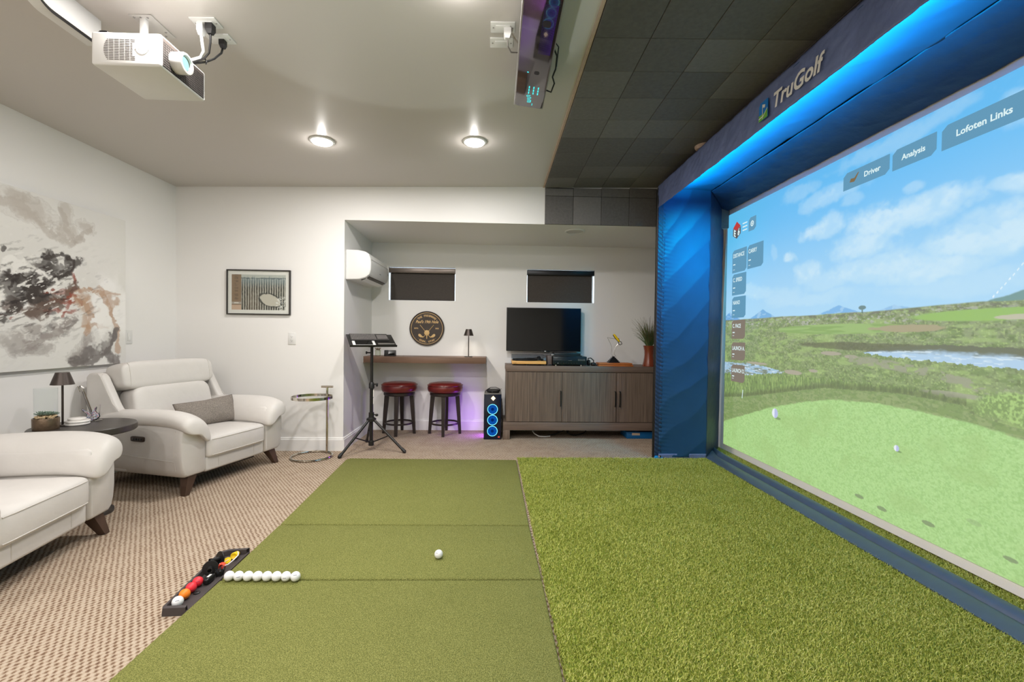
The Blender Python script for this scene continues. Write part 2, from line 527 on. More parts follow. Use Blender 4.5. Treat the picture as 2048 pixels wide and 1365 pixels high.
    def text(s, body, size, T, align='CENTER', shear=0.0, depth=0.0, sx=1.0, bold=0.0):
        cu = bpy.data.curves.new('t', 'FONT')
        cu.body = body; cu.size = size; cu.align_x = align; cu.align_y = 'CENTER'; cu.shear = shear; cu.extrude = depth; cu.offset = bold
        cu.resolution_u = 3
        o = bpy.data.objects.new('t', cu)
        COL.objects.link(o)
        dg = bpy.context.evaluated_depsgraph_get()
        me = bpy.data.meshes.new_from_object(o.evaluated_get(dg))
        s.add([v.co.copy() for v in me.vertices], [list(p.vertices) for p in me.polygons], T @ Matrix.Diagonal((sx, 1, 1, 1)))
        bpy.data.objects.remove(o); bpy.data.curves.remove(cu); bpy.data.meshes.remove(me)
        return s

    def build(s, name, m, parent=None, smooth=35, sub=0, loc=None):
        me = bpy.data.meshes.new(name)
        me.from_pydata(s.v, [], s.f)
        ms = m if isinstance(m, (list, tuple)) else [m]
        for k in ms:
            me.materials.append(M[k])
        if len(ms) > 1:
            me.polygons.foreach_set('material_index', s.mi)
        bm = bmesh.new(); bm.from_mesh(me)
        bmesh.ops.recalc_face_normals(bm, faces=bm.faces[:])
        bm.to_mesh(me); bm.free()
        if smooth:
            me.shade_smooth()
            if smooth < 180:
                me.set_sharp_from_angle(angle=R(smooth))
        me.update()
        o = bpy.data.objects.new(name, me)
        COL.objects.link(o)
        if parent is not None:
            o.parent = parent
        if loc is not None:
            o.location = loc
        if sub:
            md = o.modifiers.new('smooth', 'SUBSURF'); md.levels = sub; md.render_levels = sub
        return o


def thing(name, label, cat, loc=(0, 0, 0), rz=0.0, group=None):
    o = bpy.data.objects.new(name, None)
    o.empty_display_size = 0.1
    COL.objects.link(o)
    o.location = loc
    o.rotation_euler = (0, 0, rz)
    return tag(o, label, cat, group)


def tag(o, label, cat, group=None):
    o['label'] = label; o['category'] = cat
    if group:
        o['group'] = group
    return o


def struct(mb, name, m, label=None, smooth=0):
    o = mb.build(name, m, smooth=smooth)
    o['kind'] = 'structure'
    if label:
        o['label'] = label
    return o


def copy_tree(o, parent=None):
    c = o.copy(); COL.objects.link(c)
    if parent is not None:
        c.parent = parent
    for ch in [k for k in bpy.data.objects if k.parent == o]:
        copy_tree(ch, c)
    return c


def frame(origin, x, y):
    """matrix whose local x,y axes are the given world directions"""
    x = Vector(x).normalized(); y = Vector(y).normalized(); z = x.cross(y)
    o = Vector(origin)
    return Matrix(((x.x, y.x, z.x, o.x), (x.y, y.y, z.y, o.y), (x.z, y.z, z.z, o.z), (0, 0, 0, 1)))


def picture(name, m, x, y, rgb, parent=None):
    """grid of vertices carrying a picture; x,y: arrays of 3D points [rows][cols]; rgb linear"""
    P = x; h, w = P.shape[:2]
    me = bpy.data.meshes.new(name)
    idx = np.arange(h * w).reshape(h, w)
    q = np.stack([idx[:-1, :-1], idx[:-1, 1:], idx[1:, 1:], idx[1:, :-1]], -1).reshape(-1, 4)
    me.vertices.add(h * w); me.vertices.foreach_set('co', P.reshape(-1).astype(np.float32))
    me.loops.add(q.size); me.loops.foreach_set('vertex_index', q.reshape(-1).astype(np.int32))
    me.polygons.add(len(q)); me.polygons.foreach_set('loop_start', np.arange(0, q.size, 4, dtype=np.int32))
    me.update(calc_edges=True)
    a = me.color_attributes.new('picture', 'FLOAT_COLOR', 'POINT')
    c = np.ones((h * w, 4), np.float32); c[:, :3] = rgb.reshape(-1, 3)
    a.data.foreach_set('color', c.reshape(-1))
    me.materials.append(m)
    o = bpy.data.objects.new(name, me)
    COL.objects.link(o)
    if parent is not None:
        o.parent = parent
    return o


def vnoise(u, v, seed=0):
    n = 256
    g = np.random.default_rng(seed).random((n, n))
    iu = np.floor(u).astype(int); iv = np.floor(v).astype(int)
    fu = u - iu; fv = v - iv
    fu = fu * fu * (3 - 2 * fu); fv = fv * fv * (3 - 2 * fv)
    a = g[iv % n, iu % n]; b = g[iv % n, (iu + 1) % n]; c = g[(iv + 1) % n, iu % n]; d = g[(iv + 1) % n, (iu + 1) % n]
    return (a * (1 - fu) + b * fu) * (1 - fv) + (c * (1 - fu) + d * fu) * fv


def fbm(u, v, oct=4, seed=0):
    t = 0; a = 0.5; s = 0
    for k in range(oct):
        t = t + a * vnoise(u * 2 ** k + 17 * k, v * 2 ** k + 31 * k, seed + k); s += a; a *= 0.5
    return t / s


def to_lin(c):
    c = np.clip(np.asarray(c, float) / 255.0, 0, 1)
    return np.where(c <= 0.04045, c / 12.92, ((c + 0.055) / 1.055) ** 2.4)


def sst(a, b, x):
    t = np.clip((x - a) / (b - a), 0, 1)
    return t * t * (3 - 2 * t)


def mixc(img, col, k):
    return img * (1 - k[..., None]) + np.asarray(col, float) * k[..., None]


# ------------------------------------------------------------------ the room
XL, XR, YB, YA, YR = -3.077, 3.05, 4.48, 5.47, -2.6
XE = 0.465            # edge between white ceiling and tiled ceiling
b = MB(); b.box(XL - 0.12, XR + 0.12, YR - 0.12, YA + 0.14, -0.1, 0.0)
struct(b, 'floor', 'carpet', 'beige flecked loop carpet')
b = MB(); b.box(XL - 0.12, XL, YR - 0.12, YB, 0, 2.75)
struct(b, 'wall_left', 'wall')
b = MB(); b.box(XL - 0.12, -1.478, YB, YA + 0.12, 0, 2.75)
struct(b, 'wall_back', 'wall')
b = MB(); b.prism([(YB, 2.257), (YA + 0.12, 2.236), (YA + 0.12, 2.75), (YB, 2.75)], 'x', -1.478, XR)
struct(b, 'wall_header', 'wall')
b = MB()
W1 = (-1.280, -0.487, 1.556, 1.951)
W2 = (0.374, 1.196, 1.555, 1.954)
y0, y1 = YA, YA + 0.12
for (x0, x1, z0, z1) in [(-1.478, XR, 0, 1.556), (-1.478, XR, 1.954, 2.245), (-1.478, W1[0], 1.556, 1.954), (W1[1], W2[0], 1.556, 1.954), (W2[1], XR, 1.556, 1.954)]:
    b.box(x0, x1, y0, y1, z0, z1)
struct(b, 'wall_alcove', 'wall')
b = MB(); b.box(XR, XR + 0.12, YR - 0.12, YA + 0.12, 0, 2.8)
struct(b, 'wall_right', 'wall')
b = MB(); b.box(XL - 0.12, XR + 0.12, YR - 0.12, YR, 0, 2.8)
struct(b, 'wall_rear', 'wall')


def slab(mb, x0, x1, y0, y1, dz0, dz1):
    vs = [(x, y, ceil_z(x, y) + d) for d in (dz0, dz1) for x in (x0, x1) for y in (y0, y1)]
    mb.add(vs, [(0, 1, 3, 2), (4, 6, 7, 5), (0, 2, 6, 4), (1, 5, 7, 3), (0, 4, 5, 1), (2, 3, 7, 6)])


b = MB(); slab(b, XL - 0.12, XE, YR - 0.12, YB + 0.02, 0, 0.1)
struct(b, 'ceiling', 'ceil', 'white painted ceiling')
b = MB(); slab(b, XE - 0.012, XE + 0.004, YR, YB, -0.007, 0.02)
struct(b, 'trim_1', 'edge')


def tiles(name, cells, backing, thick=0.012):
    """square tiles with open joints; every tile its own tone"""
    mb = MB(); tone = []
    for T, w, h in cells:
        n0 = len(mb.v)
        g = 0.0016
        mb.box(g, w - g, g, h - g, 0, thick, bev=0.002, seg=1, T=T)
        tone += [random.random() ** 1.6 * 0.42] * (len(mb.v) - n0)
    mb.cur = 1
    n0 = len(mb.v)
    for vs, fs in backing:
        mb.add(vs, fs)
    tone += [0] * (len(mb.v) - n0)
    o = mb.build(name, ['tile', 'groove'], smooth=0)
    at = o.data.attributes.new('tone', 'FLOAT', 'POINT')
    at.data.foreach_set('value', tone)
    o['kind'] = 'structure'
    return o


TS = 0.2795
cells = []
nx = int((XR - XE) / TS) + 1
tilt = Matrix.Identity(4)
for j in range(26):
    yb = 2.5155 - 0.2795 * 15 + j * TS       # a joint falls at y = 2.5155
    ye = min(yb + TS, YB - 0.012)
    if ye - yb < 0.02 or yb < YR - TS:
        continue
    for i in range(nx):
        xa = XE + 0.006 + i * TS; xb = min(xa + TS, XR)
        if xb - xa < 0.02:
            continue
        T = frame((xa, ye, ceil_z(xa, ye)), (1, 0, 0.024), (0, -1, 0.007))
        cells.append((T, xb - xa, ye - yb))
bk = MB(); slab(bk, XE, XR + 0.1, YR - 0.12, YB + 0.02, 0.0005, 0.1)
tiles('ceiling_tiled', cells, [(bk.v, bk.f)])
cells = []
for i in range(nx):
    xa = 0.475 + i * TS; xb = min(xa + TS, XR)
    if xb - xa < 0.02:
        continue
    zt = ceil_z(xa, YB) - 0.012
    cells.append((frame((xa, YB - 0.0005, 2.257), (1, 0, 0), (0, 0, 1)), xb - xa, TS))
    cells.append((frame((xa, YB - 0.0005, 2.257 + TS), (1, 0, 0), (0, 0, 1)), xb - xa, max(0.03, zt - 2.257 - TS)))
bk = MB(); bk.box(0.475, XR, YB - 0.0025, YB - 0.0005, 2.257, 2.62)
tiles('wall_header_tiles', cells, [(bk.v, bk.f)], thick=0.011)

# baseboards: flat board with a stepped top
BB = [(0, 0), (0.015, 0), (0.015, 0.108), (0.010, 0.116), (0.010, 0.124), (0.004, 0.130), (0, 0.130)]
b = MB(); b.prism([(YB - p[0], p[1]) for p in BB], 'x', XL, -1.478)
struct(b, 'baseboard_back', 'trim')
b = MB(); b.prism([(XL + p[0], p[1]) for p in BB], 'y', YR, YB)
struct(b, 'baseboard_left', 'trim')
b = MB(); b.prism([(-1.478 + p[0], p[1]) for p in BB], 'y', YB - 0.015, YA - 0.015)
struct(b, 'baseboard_alcove_side', 'trim')
b = MB(); b.prism([(YA - p[0], p[1]) for p in BB], 'x', -1.478, XR)
struct(b, 'baseboard_alcove', 'trim')

# windows with daylight behind roller blinds
for k, (x0, x1, z0, z1) in enumerate((W1, W2)):
    b = MB(); t = 0.008; ya, yb = YA + 0.085, YA + 0.105
    b.box(x0, x0 + t, ya, yb, z0, z1); b.box(x1 - t, x1, ya, yb, z0, z1)
    b.box(x0 + t, x1 - t, ya, yb, z0, z0 + t); b.box(x0 + t, x1 - t, ya, yb, z1 - t, z1)
    w = struct(b, 'window_%d' % (k + 1), 'trim')
    p = MB(); p.box(x0 + t, x1 - t, YA + 0.088, YA + 0.092, z0 + t, z1 - t)
    p.build('pane', 'clear', w, smooth=0)
    loc = ((x0 + x1) / 2, YA + 0.03, z1)
    lab = ('charcoal roller blind under a bronze cassette beside the white air conditioner', 'charcoal roller blind under a black cassette in the window above the television')[k]
    bl = thing('roller_blind', lab, 'blind', loc, group='roller blinds over the alcove windows')
    hw = (x1 - x0) / 2; h = z1 - z0
    c = MB(); c.box(-hw + 0.004, hw - 0.002, -0.034, 0.03, -0.066, -0.008, bev=0.004)
    c.build('cassette', ('cassette', 'cassette_dark')[k], bl)
    c = MB(); c.box(-hw + (0.017, 0.008)[k], hw - (0.007, 0.02)[k], 0.004, 0.007, -h + 0.022, -0.06)
    c.build('blind_fabric', 'blind', bl)
    c = MB(); c.box(-hw + (0.017, 0.008)[k], hw - (0.007, 0.02)[k], -0.002, 0.012, -h + 0.004, -h + 0.022, bev=0.003)
    c.build('bottom_bar', 'blind', bl)

# recessed downlights in the white ceiling: the two the photo shows, and the rest of the grid
for k, (lx, ly) in enumerate(DOWNLIGHTS):
    z = ceil_z(lx, ly)
    if k < 2:
        lab = ('lit round downlight in the white ceiling, nearer the projector', 'lit round downlight in the white ceiling, nearer the tiled black ceiling')[k]
    else:
        continue
    d = thing('downlight', lab, 'light', (lx, ly, z), group='recessed ceiling downlights')
    b = MB(); b.lathe([(0.092, 0.0), (0.092, -0.004), (0.086, -0.008), (0.076, -0.009), (0.076, 0.0)], 40, cap=False)
    b.build('trim_ring', 'white', d)
    b = MB(); b.lathe([(0.0005, -0.019), (0.060, -0.019), (0.070, -0.016), (0.074, -0.009), (0.074, -0.003), (0.0005, -0.003)], 40)
    b.build('lens', 'lens', d)
d = thing('smoke_detector', 'cream round smoke detector on the black tiled ceiling', 'detector', (1.601, 3.48, ceil_z(1.601, 3.48) - 0.012))
b = MB(); b.lathe([(0.068, 0), (0.068, -0.012), (0.058, -0.028), (0.03, -0.034), (0.001, -0.035)], 36)
b.build('housing', 'edge', d)
b = MB(); b.lathe([(0.02, -0.033), (0.02, -0.037), (0.001, -0.038)], 20)
b.build('test_button', 'white', d)
zs = 2.257 - (4.73 - YB) * 0.019
d = thing('alcove_downlight', 'unlit round downlight in the low alcove ceiling', 'light', (0.82, 4.73, zs))
b = MB(); b.lathe([(0.105, 0.003), (0.105, -0.003), (0.098, -0.008), (0.088, -0.008), (0.086, 0.0)], 40, cap=False)
b.build('trim_ring', 'white', d)
b = MB(); b.lathe([(0.001, -0.004), (0.088, -0.004), (0.088, 0.002)], 40)
b.build('lens', 'whitegrey', d)


def wall_plate(name, label, axis, kind, group):
    """decora style plate; axis: frame matrix of the wall face"""
    t = thing(name, label, 'socket' if kind == 'outlet' else 'switch', (0, 0, 0), group=group)
    t.matrix_world = axis
    p = MB(); p.box(-0.037, 0.037, -0.058, 0.058, 0, 0.006, bev=0.0025)
    p.build('plate', 'white', t)
    p = MB(); p.box(-0.017, 0.017, -0.034, 0.034, 0.005, 0.009, bev=0.0015)
    i = p.build('insert', 'white', t)
    if kind == 'outlet':
        for s in (-1, 1):
            q = MB()
            q.box(-0.008, -0.006, s * 0.018 - 0.004, s * 0.018 + 0.005, 0.0085, 0.0095)
            q.box(0.006, 0.008, s * 0.018 - 0.003, s * 0.018 + 0.004, 0.0085, 0.0095)
            q.lathe([(0.0025, 0.0085), (0.0025, 0.0095)], 10, c=(0, s * 0.018 - 0.010, 0))
            q.build('slots', 'grille', i)
    else:
        q = MB(); q.box(-0.012, 0.012, -0.028, 0.0, 0.0085, 0.011, bev=0.001); q.build('rocker', 'white', i)
    return t


wall_plate('wall_outlet', 'white power outlet on the back wall below the framed picture', frame((-1.974, YB, 1.095), (1, 0, 0), (0, 0, 1)), 'outlet', None)
wall_plate('wall_switch', 'white dimmer switch plate beside the abstract painting', frame((XL, 3.915, 1.10), (0, 1, 0), (0, 0, 1)), 'switch', None)

# ------------------------------------------------------------------ armchairs


def arm_pad(s):
    """cushion draped over an arm; s=+1 / -1 for the side"""
    sec = [(0.468, 0.480), (0.492, 0.505), (0.499, 0.540), (0.482, 0.575), (0.435, 0.596), (0.375, 0.590), (0.318, 0.555), (0.282, 0.500), (0.262, 0.430), (0.270, 0.388), (0.300, 0.385), (0.340, 0.440), (0.400, 0.478)]
    cy = sum(p[0] for p in sec) / len(sec); cz = sum(p[1] for p in sec) / len(sec)
    st = [(-0.803, 0.1, -0.02), (-0.80, 0.55, -0.02), (-0.78, 0.9, -0.02), (-0.60, 0.97, -0.012), (-0.40, 1.0, -0.004), (-0.20, 1.0, 0.0), (-0.08, 1.0, -0.008), (0.0, 0.98, -0.028), (0.035, 0.92, -0.045), (0.052, 0.70, -0.056), (0.058, 0.35, -0.06), (0.0585, 0.08, -0.06)]
    rings = []
    for x, k, dz in st:
        r = [(x, s * (cy + (y - cy) * k), cz + (z - cz) * k + dz) for y, z in sec]
        rings.append(r if s > 0 else r[::-1])
    b = MB(); b.loft(rings)
    return b


def make_armchair(name, label, loc, rz):
    t = thing(name, label, 'armchair', loc, rz, group='white leather recliner armchairs')
    for s in (1, -1):
        pf = [(0.288, 0.135), (0.288, 0.505), (0.310, 0.518), (0.432, 0.518), (0.462, 0.498), (0.479, 0.44), (0.485, 0.36), (0.484, 0.27), (0.473, 0.185), (0.455, 0.14), (0.435, 0.125), (0.30, 0.125)]
        rings = []
        for x, k in ((-0.88, 0.80), (-0.875, 0.93), (-0.85, 1.0), (-0.45, 1.0), (-0.06, 1.0), (-0.025, 0.975), (-0.006, 0.90), (0.0, 0.80)):
            rings.append([(x, s * (0.372 + (y - 0.372) * (k * 0.5 + 0.5)), 0.32 + (z - 0.32) * (k * 0.55 + 0.45)) for y, z in pf])
        b = MB(); b.loft(rings)
        a = b.build('arm', 'leather', t, smooth=60)
        for pts in ([(-0.86, s * 0.484, 0.27), (-0.5, s * 0.484, 0.265), (-0.06, s * 0.4825, 0.245)], [(-0.058, s * y, z) for y, z in ((0.472, 0.18), (0.4855, 0.30), (0.4825, 0.40), (0.475, 0.46))]):
            q = MB(); q.tube(pts, 0.0018, 6)
            q.build('seam', 'seam', a)
        arm_pad(s).build('arm_pad', 'leather', t, smooth=180, sub=2)
    # power control on the outer side of one arm
    q = MB(); q.squad((-0.375, -0.484, 0.388), (0.062, 0.008, 0.019), 0.4, 0.35)
    cp = q.build('control_panel', 'bronze_panel', t, smooth=60)
    cp['label'] = 'bronze power control panel'
    q = MB()
    for k in range(4):
        q.box(-0.415 + k * 0.022, -0.399 + k * 0.022, -0.4945, -0.4905, 0.381, 0.395, bev=0.001)
    q.build('button', 'black', cp)
    b = MB(); b.squad((-0.31, 0, 0.300), (0.328, 0.286, 0.088), 0.28, 0.16, nu=26, nv=56)
    se = b.build('seat_cushion', 'leather', t, smooth=180)
    for pts in ([(0.0128 if abs(y) > 0.2 else 0.0166, y, 0.358) for y in (-0.245, -0.19, -0.1, 0, 0.1, 0.19, 0.245)], [(0.0128 if abs(y) > 0.2 else 0.0166, y, 0.243) for y in (-0.245, -0.19, -0.1, 0, 0.1, 0.19, 0.245)]):
        q = MB(); q.tube(pts, 0.003, 6)
        q.build('piping', 'seam', se)
    b = MB(); b.box(-0.06, -0.012, -0.284, 0.284, 0.122, 0.236, bev=0.02, seg=4)
    fr = b.build('footrest', 'leather', t, smooth=60)
    for yy in (-0.17, 0.17):
        q = MB(); q.tube([(-0.0115, yy, 0.145), (-0.0105, yy, 0.18), (-0.0115, yy, 0.22)], 0.0018, 6)
        q.build('seam', 'seam', fr)
    b = MB(); b.box(-0.88, -0.06, -0.29, 0.29, 0.115, 0.30, bev=0.01)
    b.build('base', 'leather', t)
    b = MB(); b.box(-0.84, -0.10, -0.27, 0.27, 0.085, 0.118, bev=0.004)
    b.build('underframe', 'black', t)
    T = Matrix.Translation((-0.675, 0, 0.545)) @ Matrix.Rotation(R(-13), 4, 'Y')
    b = MB(); b.squad((0, 0, 0), (0.095, 0.33, 0.185), 0.4, 0.25, nu=24, nv=48, T=T)
    b.build('back_cushion', 'leather', t, smooth=180)
    T = Matrix.Translation((-0.735, 0, 0.803)) @ Matrix.Rotation(R(-8), 4, 'Y')
    b = MB(); b.squad((0, 0, 0), (0.098, 0.385, 0.112), 0.42, 0.2, nu=24, nv=52, T=T)
    hr = b.build('headrest', 'leather', t, smooth=180)
    for s in (1, -1):
        q = MB(); q.tube([T @ Vector(p) for p in [(0.0915, s * 0.335, -0.08), (0.0950, s * 0.335, -0.04), (0.0960, s * 0.335, 0), (0.0950, s * 0.335, 0.04), (0.0915, s * 0.335, 0.08), (0.075, s * 0.335, 0.098)]], 0.0025, 6)
        q.build('seam', 'seam', hr)
    b = MB(); b.box(-0.895, -0.81, -0.41, 0.41, 0.125, 0.835, bev=0.03, seg=4)
    b.build('back_panel', 'leather', t, smooth=60)
    for s in (1, -1):
        b = MB(); b.prism([(-0.897, 0.13), (-0.50, 0.13), (-0.52, 0.50), (-0.62, 0.60), (-0.745, 0.815), (-0.775, 0.838), (-0.87, 0.838), (-0.897, 0.81)], 'y', s * 0.395, s * 0.462, bev=0.02, seg=3)
        w = b.build('wing', 'leather', t, smooth=60)
        q = MB(); q.tube([(-0.56, s * 0.459, 0.545), (-0.642, s * 0.459, 0.62), (-0.758, s * 0.459, 0.815), (-0.785, s * 0.459, 0.836)], 0.0022, 6)
        q.build('seam', 'seam', w)
    for sx, sy in ((0, -1), (0, 1), (1, -1), (1, 1)):
        x0 = -0.055 if sx == 0 else -0.85
        dx = 0.03 if sx == 0 else -0.03
        y0 = sy * 0.375; dy = sy * 0.055
        rr = [[(x0 + dx * k + a * w, y0 + dy * k + c * w, z) for a, c in ((-1, -1), (1, -1), (1, 1), (-1, 1))] for k, w, z in ((1, 0.018, 0.0), (0, 0.036, 0.135))]
        q = MB(); q.loft(rr)
        q.build('leg', 'legwood', t, smooth=0)
    return t


A1 = make_armchair('recliner_armchair', 'white leather recliner armchair in the back left corner, bronze control panel on its arm', (-2.024, 3.648, 0), R(-15.3))
A2 = make_armchair('recliner_armchair', 'white leather recliner armchair cut off by the left edge of the photo', (-2.117, 2.213, 0), R(8.5))


def pillow(label, M4, w, h, th):
    nu, nv = 26, 18
    b = MB(); top = []; bot = []
    for j in range(nv + 1):
        for i in range(nu + 1):
            u = -1 + 2 * i / nu; v = -1 + 2 * j / nv
            k = (1 - abs(u) ** 2.6) ** 0.75 * (1 - abs(v) ** 2.6) ** 0.75
            px = u * w / 2 * (1 - 0.06 * (1 - abs(v)) * abs(u)); py = v * h / 2 * (1 - 0.10 * (1 - abs(u)) * abs(v))
            z = th / 2 * k + 0.004 * math.sin(7 * u + 3 * v) * k
            top.append((px, py, z)); bot.append((px, py, -z * 0.9))
    n = (nu + 1) * (nv + 1)
    fs = []
    for j in range(nv):
        for i in range(nu):
            a = j * (nu + 1) + i
            fs.append((a, a + 1, a + nu + 2, a + nu + 1))
    b.add(top + bot, fs + [tuple(n + k for k in f[::-1]) for f in fs])
    o = b.build('throw_pillow', 'greyfab', smooth=180)
    bm = bmesh.new(); bm.from_mesh(o.data); bmesh.ops.remove_doubles(bm, verts=bm.verts[:], dist=0.0005); bmesh.ops.recalc_face_normals(bm, faces=bm.faces[:]); bm.to_mesh(o.data); bm.free()
    o.matrix_world = M4
    return tag(o, label, 'pillow', 'grey tweed lumbar pillows')


bpy.context.view_layer.update()
PM = A1.matrix_world @ Matrix.Translation((-0.40, 0.10, 0.485)) @ Matrix.Rotation(R(-16), 4, 'Z') @ frame((0, 0, 0), (0, 1, 0), (-0.42, 0, 0.9)) @ Matrix.Rotation(R(4), 4, 'Z')
pillow('grey tweed lumbar pillow on the armchair in the back corner', PM, 0.47, 0.23, 0.13)
PM = A2.matrix_world @ Matrix.Translation((-0.46, 0.03, 0.475)) @ Matrix.Rotation(R(10), 4, 'Z') @ frame((0, 0, 0), (0, 1, 0), (-0.45, 0, 0.9))
pillow('grey tweed lumbar pillow at the left edge, on the nearer armchair', PM, 0.45, 0.23, 0.13)

# ------------------------------------------------------------------ side table and what stands on it
TZ = 0.56
t = thing('side_table', 'round black wooden side table between the two armchairs', 'table', (-2.552, 2.910, 0))
b = MB(); b.lathe([(0.001, TZ - 0.042), (0.250, TZ - 0.042), (0.256, TZ - 0.036), (0.256, TZ - 0.004), (0.252, TZ), (0.001, TZ)], 72)
b.build('tabletop', 'tabletop', t)
b = MB(); b.lathe([(0.001, 0.03), (0.035, 0.03), (0.035, TZ - 0.042), (0.001, TZ - 0.042)], 28)
b.build('pedestal', 'tabletop', t)
b = MB(); b.lathe([(0.001, 0.0), (0.14, 0.0), (0.14, 0.016), (0.05, 0.034), (0.001, 0.034)], 48)
b.build('base', 'tabletop', t)


def make_lamp(label, loc, h, lit):
    t = thing('table_lamp', label, 'lamp', loc, group='small bronze table lamps')
    b = MB(); b.lathe([(0.001, 0), (0.046, 0), (0.048, 0.003), (0.046, 0.009), (0.001, 0.010)], 40)
    b.build('base', 'lampdark', t)
    b = MB(); b.tube([(0, 0, 0.008), (0, 0, h - 0.03)], 0.0058, 14)
    b.build('stem', 'lampdark', t)
    s = h - 0.076
    b = MB(); b.lathe([(0.0575, s), (0.033, h), (0.001, h + 0.0005), (0.001, h - 0.002), (0.0315, h - 0.003), (0.0555, s + 0.001)], 44, cap=False)
    b.build('lamp_shade', 'lampdark', t)
    if lit:
        b = MB(); b.lathe([(0.001, h - 0.03), (0.026, h - 0.03), (0.026, h - 0.022), (0.001, h - 0.022)], 24)
        b.build('bulb', 'bulb', t)
        ld = bpy.data.lights.new('lamp_glow', 'POINT'); ld.energy = 3.0; ld.color = (1, 0.93, 0.8); ld.shadow_soft_size = 0.02
        lo = bpy.data.objects.new('lamp_glow', ld); lo.location = (loc[0], loc[1], loc[2] + h - 0.045); COL.objects.link(lo)
    return t


make_lamp('bronze table lamp with cone shade on the round black side table', (-2.680, 2.905, TZ), 0.330, False)

# terrarium
t = thing('terrarium', 'succulent terrarium in a bronze bowl with tall clear glass', 'planter', (-2.665, 2.785, TZ))
b = MB(); b.lathe([(0.001, 0), (0.057, 0), (0.060, 0.006), (0.061, 0.066), (0.059, 0.070), (0.054, 0.070), (0.054, 0.045), (0.001, 0.045)], 48)
b.build('bowl', 'bronzepot', t)
b = MB(); b.lathe([(0.0520, 0.052), (0.0525, 0.245), (0.0505, 0.246), (0.0500, 0.052)], 48, cap=False)
b.build('glass_cylinder', 'clear', t)
b = MB(); b.cur = 0
for k in range(110):
    a = random.random() * 2 * PI; r = 0.044 * math.sqrt(random.random()); q = 0.004 + 0.005 * random.random()
    b.ball((r * math.cos(a), r * math.sin(a), 0.070 + 0.012 * random.random()), q, 8, 6, sc=(1.2, 0.9, 0.7))
pb = b.build('pebbles', 'pebble', t, smooth=180); pb['kind'] = 'stuff'; pb['label'] = 'tan and cream pebbles'
b = MB()
for (cx, cy, rr) in ((-0.018, -0.012, 0.034), (0.015, 0.006, 0.030), (0.028, 0.026, 0.022), (-0.02, 0.022, 0.026)):
    for ring, (n, tilt, L) in enumerate(((9, 28, 1.0), (8, 52, 0.95), (5, 75, 0.8))):
        for k in range(n):
            a = 2 * PI * (k + 0.5 * ring) / n
            T = Matrix.Translation((cx, cy, 0.082)) @ Matrix.Rotation(a, 4, 'Z') @ Matrix.Rotation(-R(tilt), 4, 'Y')
            b.squad((rr * L / 2 + 0.003, 0, 0), (rr * L / 2, 0.0045, 0.0026), 1.0, 1.0, nu=6, nv=10, T=T)
b.build('succulent', 'succ', t, smooth=180)

# marble coasters
for (dx, dy, z, r, lab) in ((0, 0, 0.0, 0.061, 'white marble coaster at the bottom of the small stack'), (0.004, 0.002, 0.0145, 0.059, 'white marble coaster in the middle of the small stack'), (-0.004, 0.004, 0.0290, 0.044, 'small white marble disc on top of the coaster stack')):
    b = MB(); b.lathe([(0.001, 0), (r - 0.004, 0), (r, 0.004), (r, 0.010), (r - 0.004, 0.014), (0.001, 0.014)], 44)
    o = b.build('coaster', 'marble', smooth=50, loc=(-2.615 + dx, 2.930 + dy, TZ + z))
    tag(o, lab, 'coaster', 'marble coasters on the side table')

# miniature guitar
t = thing('miniature_guitar', 'miniature electric guitar with a colourful patterned body on the side table', 'guitar', (-2.615, 3.055, TZ))
T = Matrix.Translation((0.0, 0, 0.004)) @ Matrix.Rotation(R(32), 4, 'Z') @ Matrix.Rotation(R(-8), 4, 'X') @ frame((0, 0, 0), (1, 0, 0), (0, 0, 1)) @ Matrix.Rotation(R(17), 4, 'Z')
body = [(-0.030, 0.004), (-0.012, 0.0), (0.014, 0.002), (0.032, 0.014), (0.034, 0.032), (0.024, 0.046), (0.023, 0.058), (0.032, 0.074), (0.034, 0.082), (0.026, 0.080), (0.014, 0.066), (-0.012, 0.064), (-0.024, 0.078), (-0.036, 0.094), (-0.042, 0.090), (-0.036, 0.070), (-0.026, 0.054), (-0.030, 0.040), (-0.040, 0.026), (-0.040, 0.012)]
b = MB(); b.prism(body, 'z', -0.008, 0.006, bev=0.002, T=T)
bd = b.build('body', 'gtrblack', t)
gx = np.linspace(-0.042, 0.035, 60); gy = np.linspace(0, 0.095, 70)
pal = np.array([to_lin(c) for c in ((40, 70, 130), (190, 60, 66), (225, 225, 225), (30, 34, 44), (80, 140, 175), (230, 230, 232), (45, 48, 60), (200, 200, 205))])
U, V = np.meshgrid(gx, gy)
ci = (np.floor(U / 0.0045).astype(int) * 7 + np.floor(V / 0.004).astype(int) * 13) % 8
ci = (ci + (fbm(U * 160, V * 160, 2, 5) * 9).astype(int)) % 8


def inpoly(x, y, poly):
    c = np.zeros(x.shape, bool); n = len(poly)
    for i in range(n):
        x1, y1 = poly[i]; x2, y2 = poly[(i + 1) % n]
        k = ((y1 > y) != (y2 > y)) & (x < (x2 - x1) * (y - y1) / (y2 - y1 + 1e-12) + x1)
        c ^= k
    return c


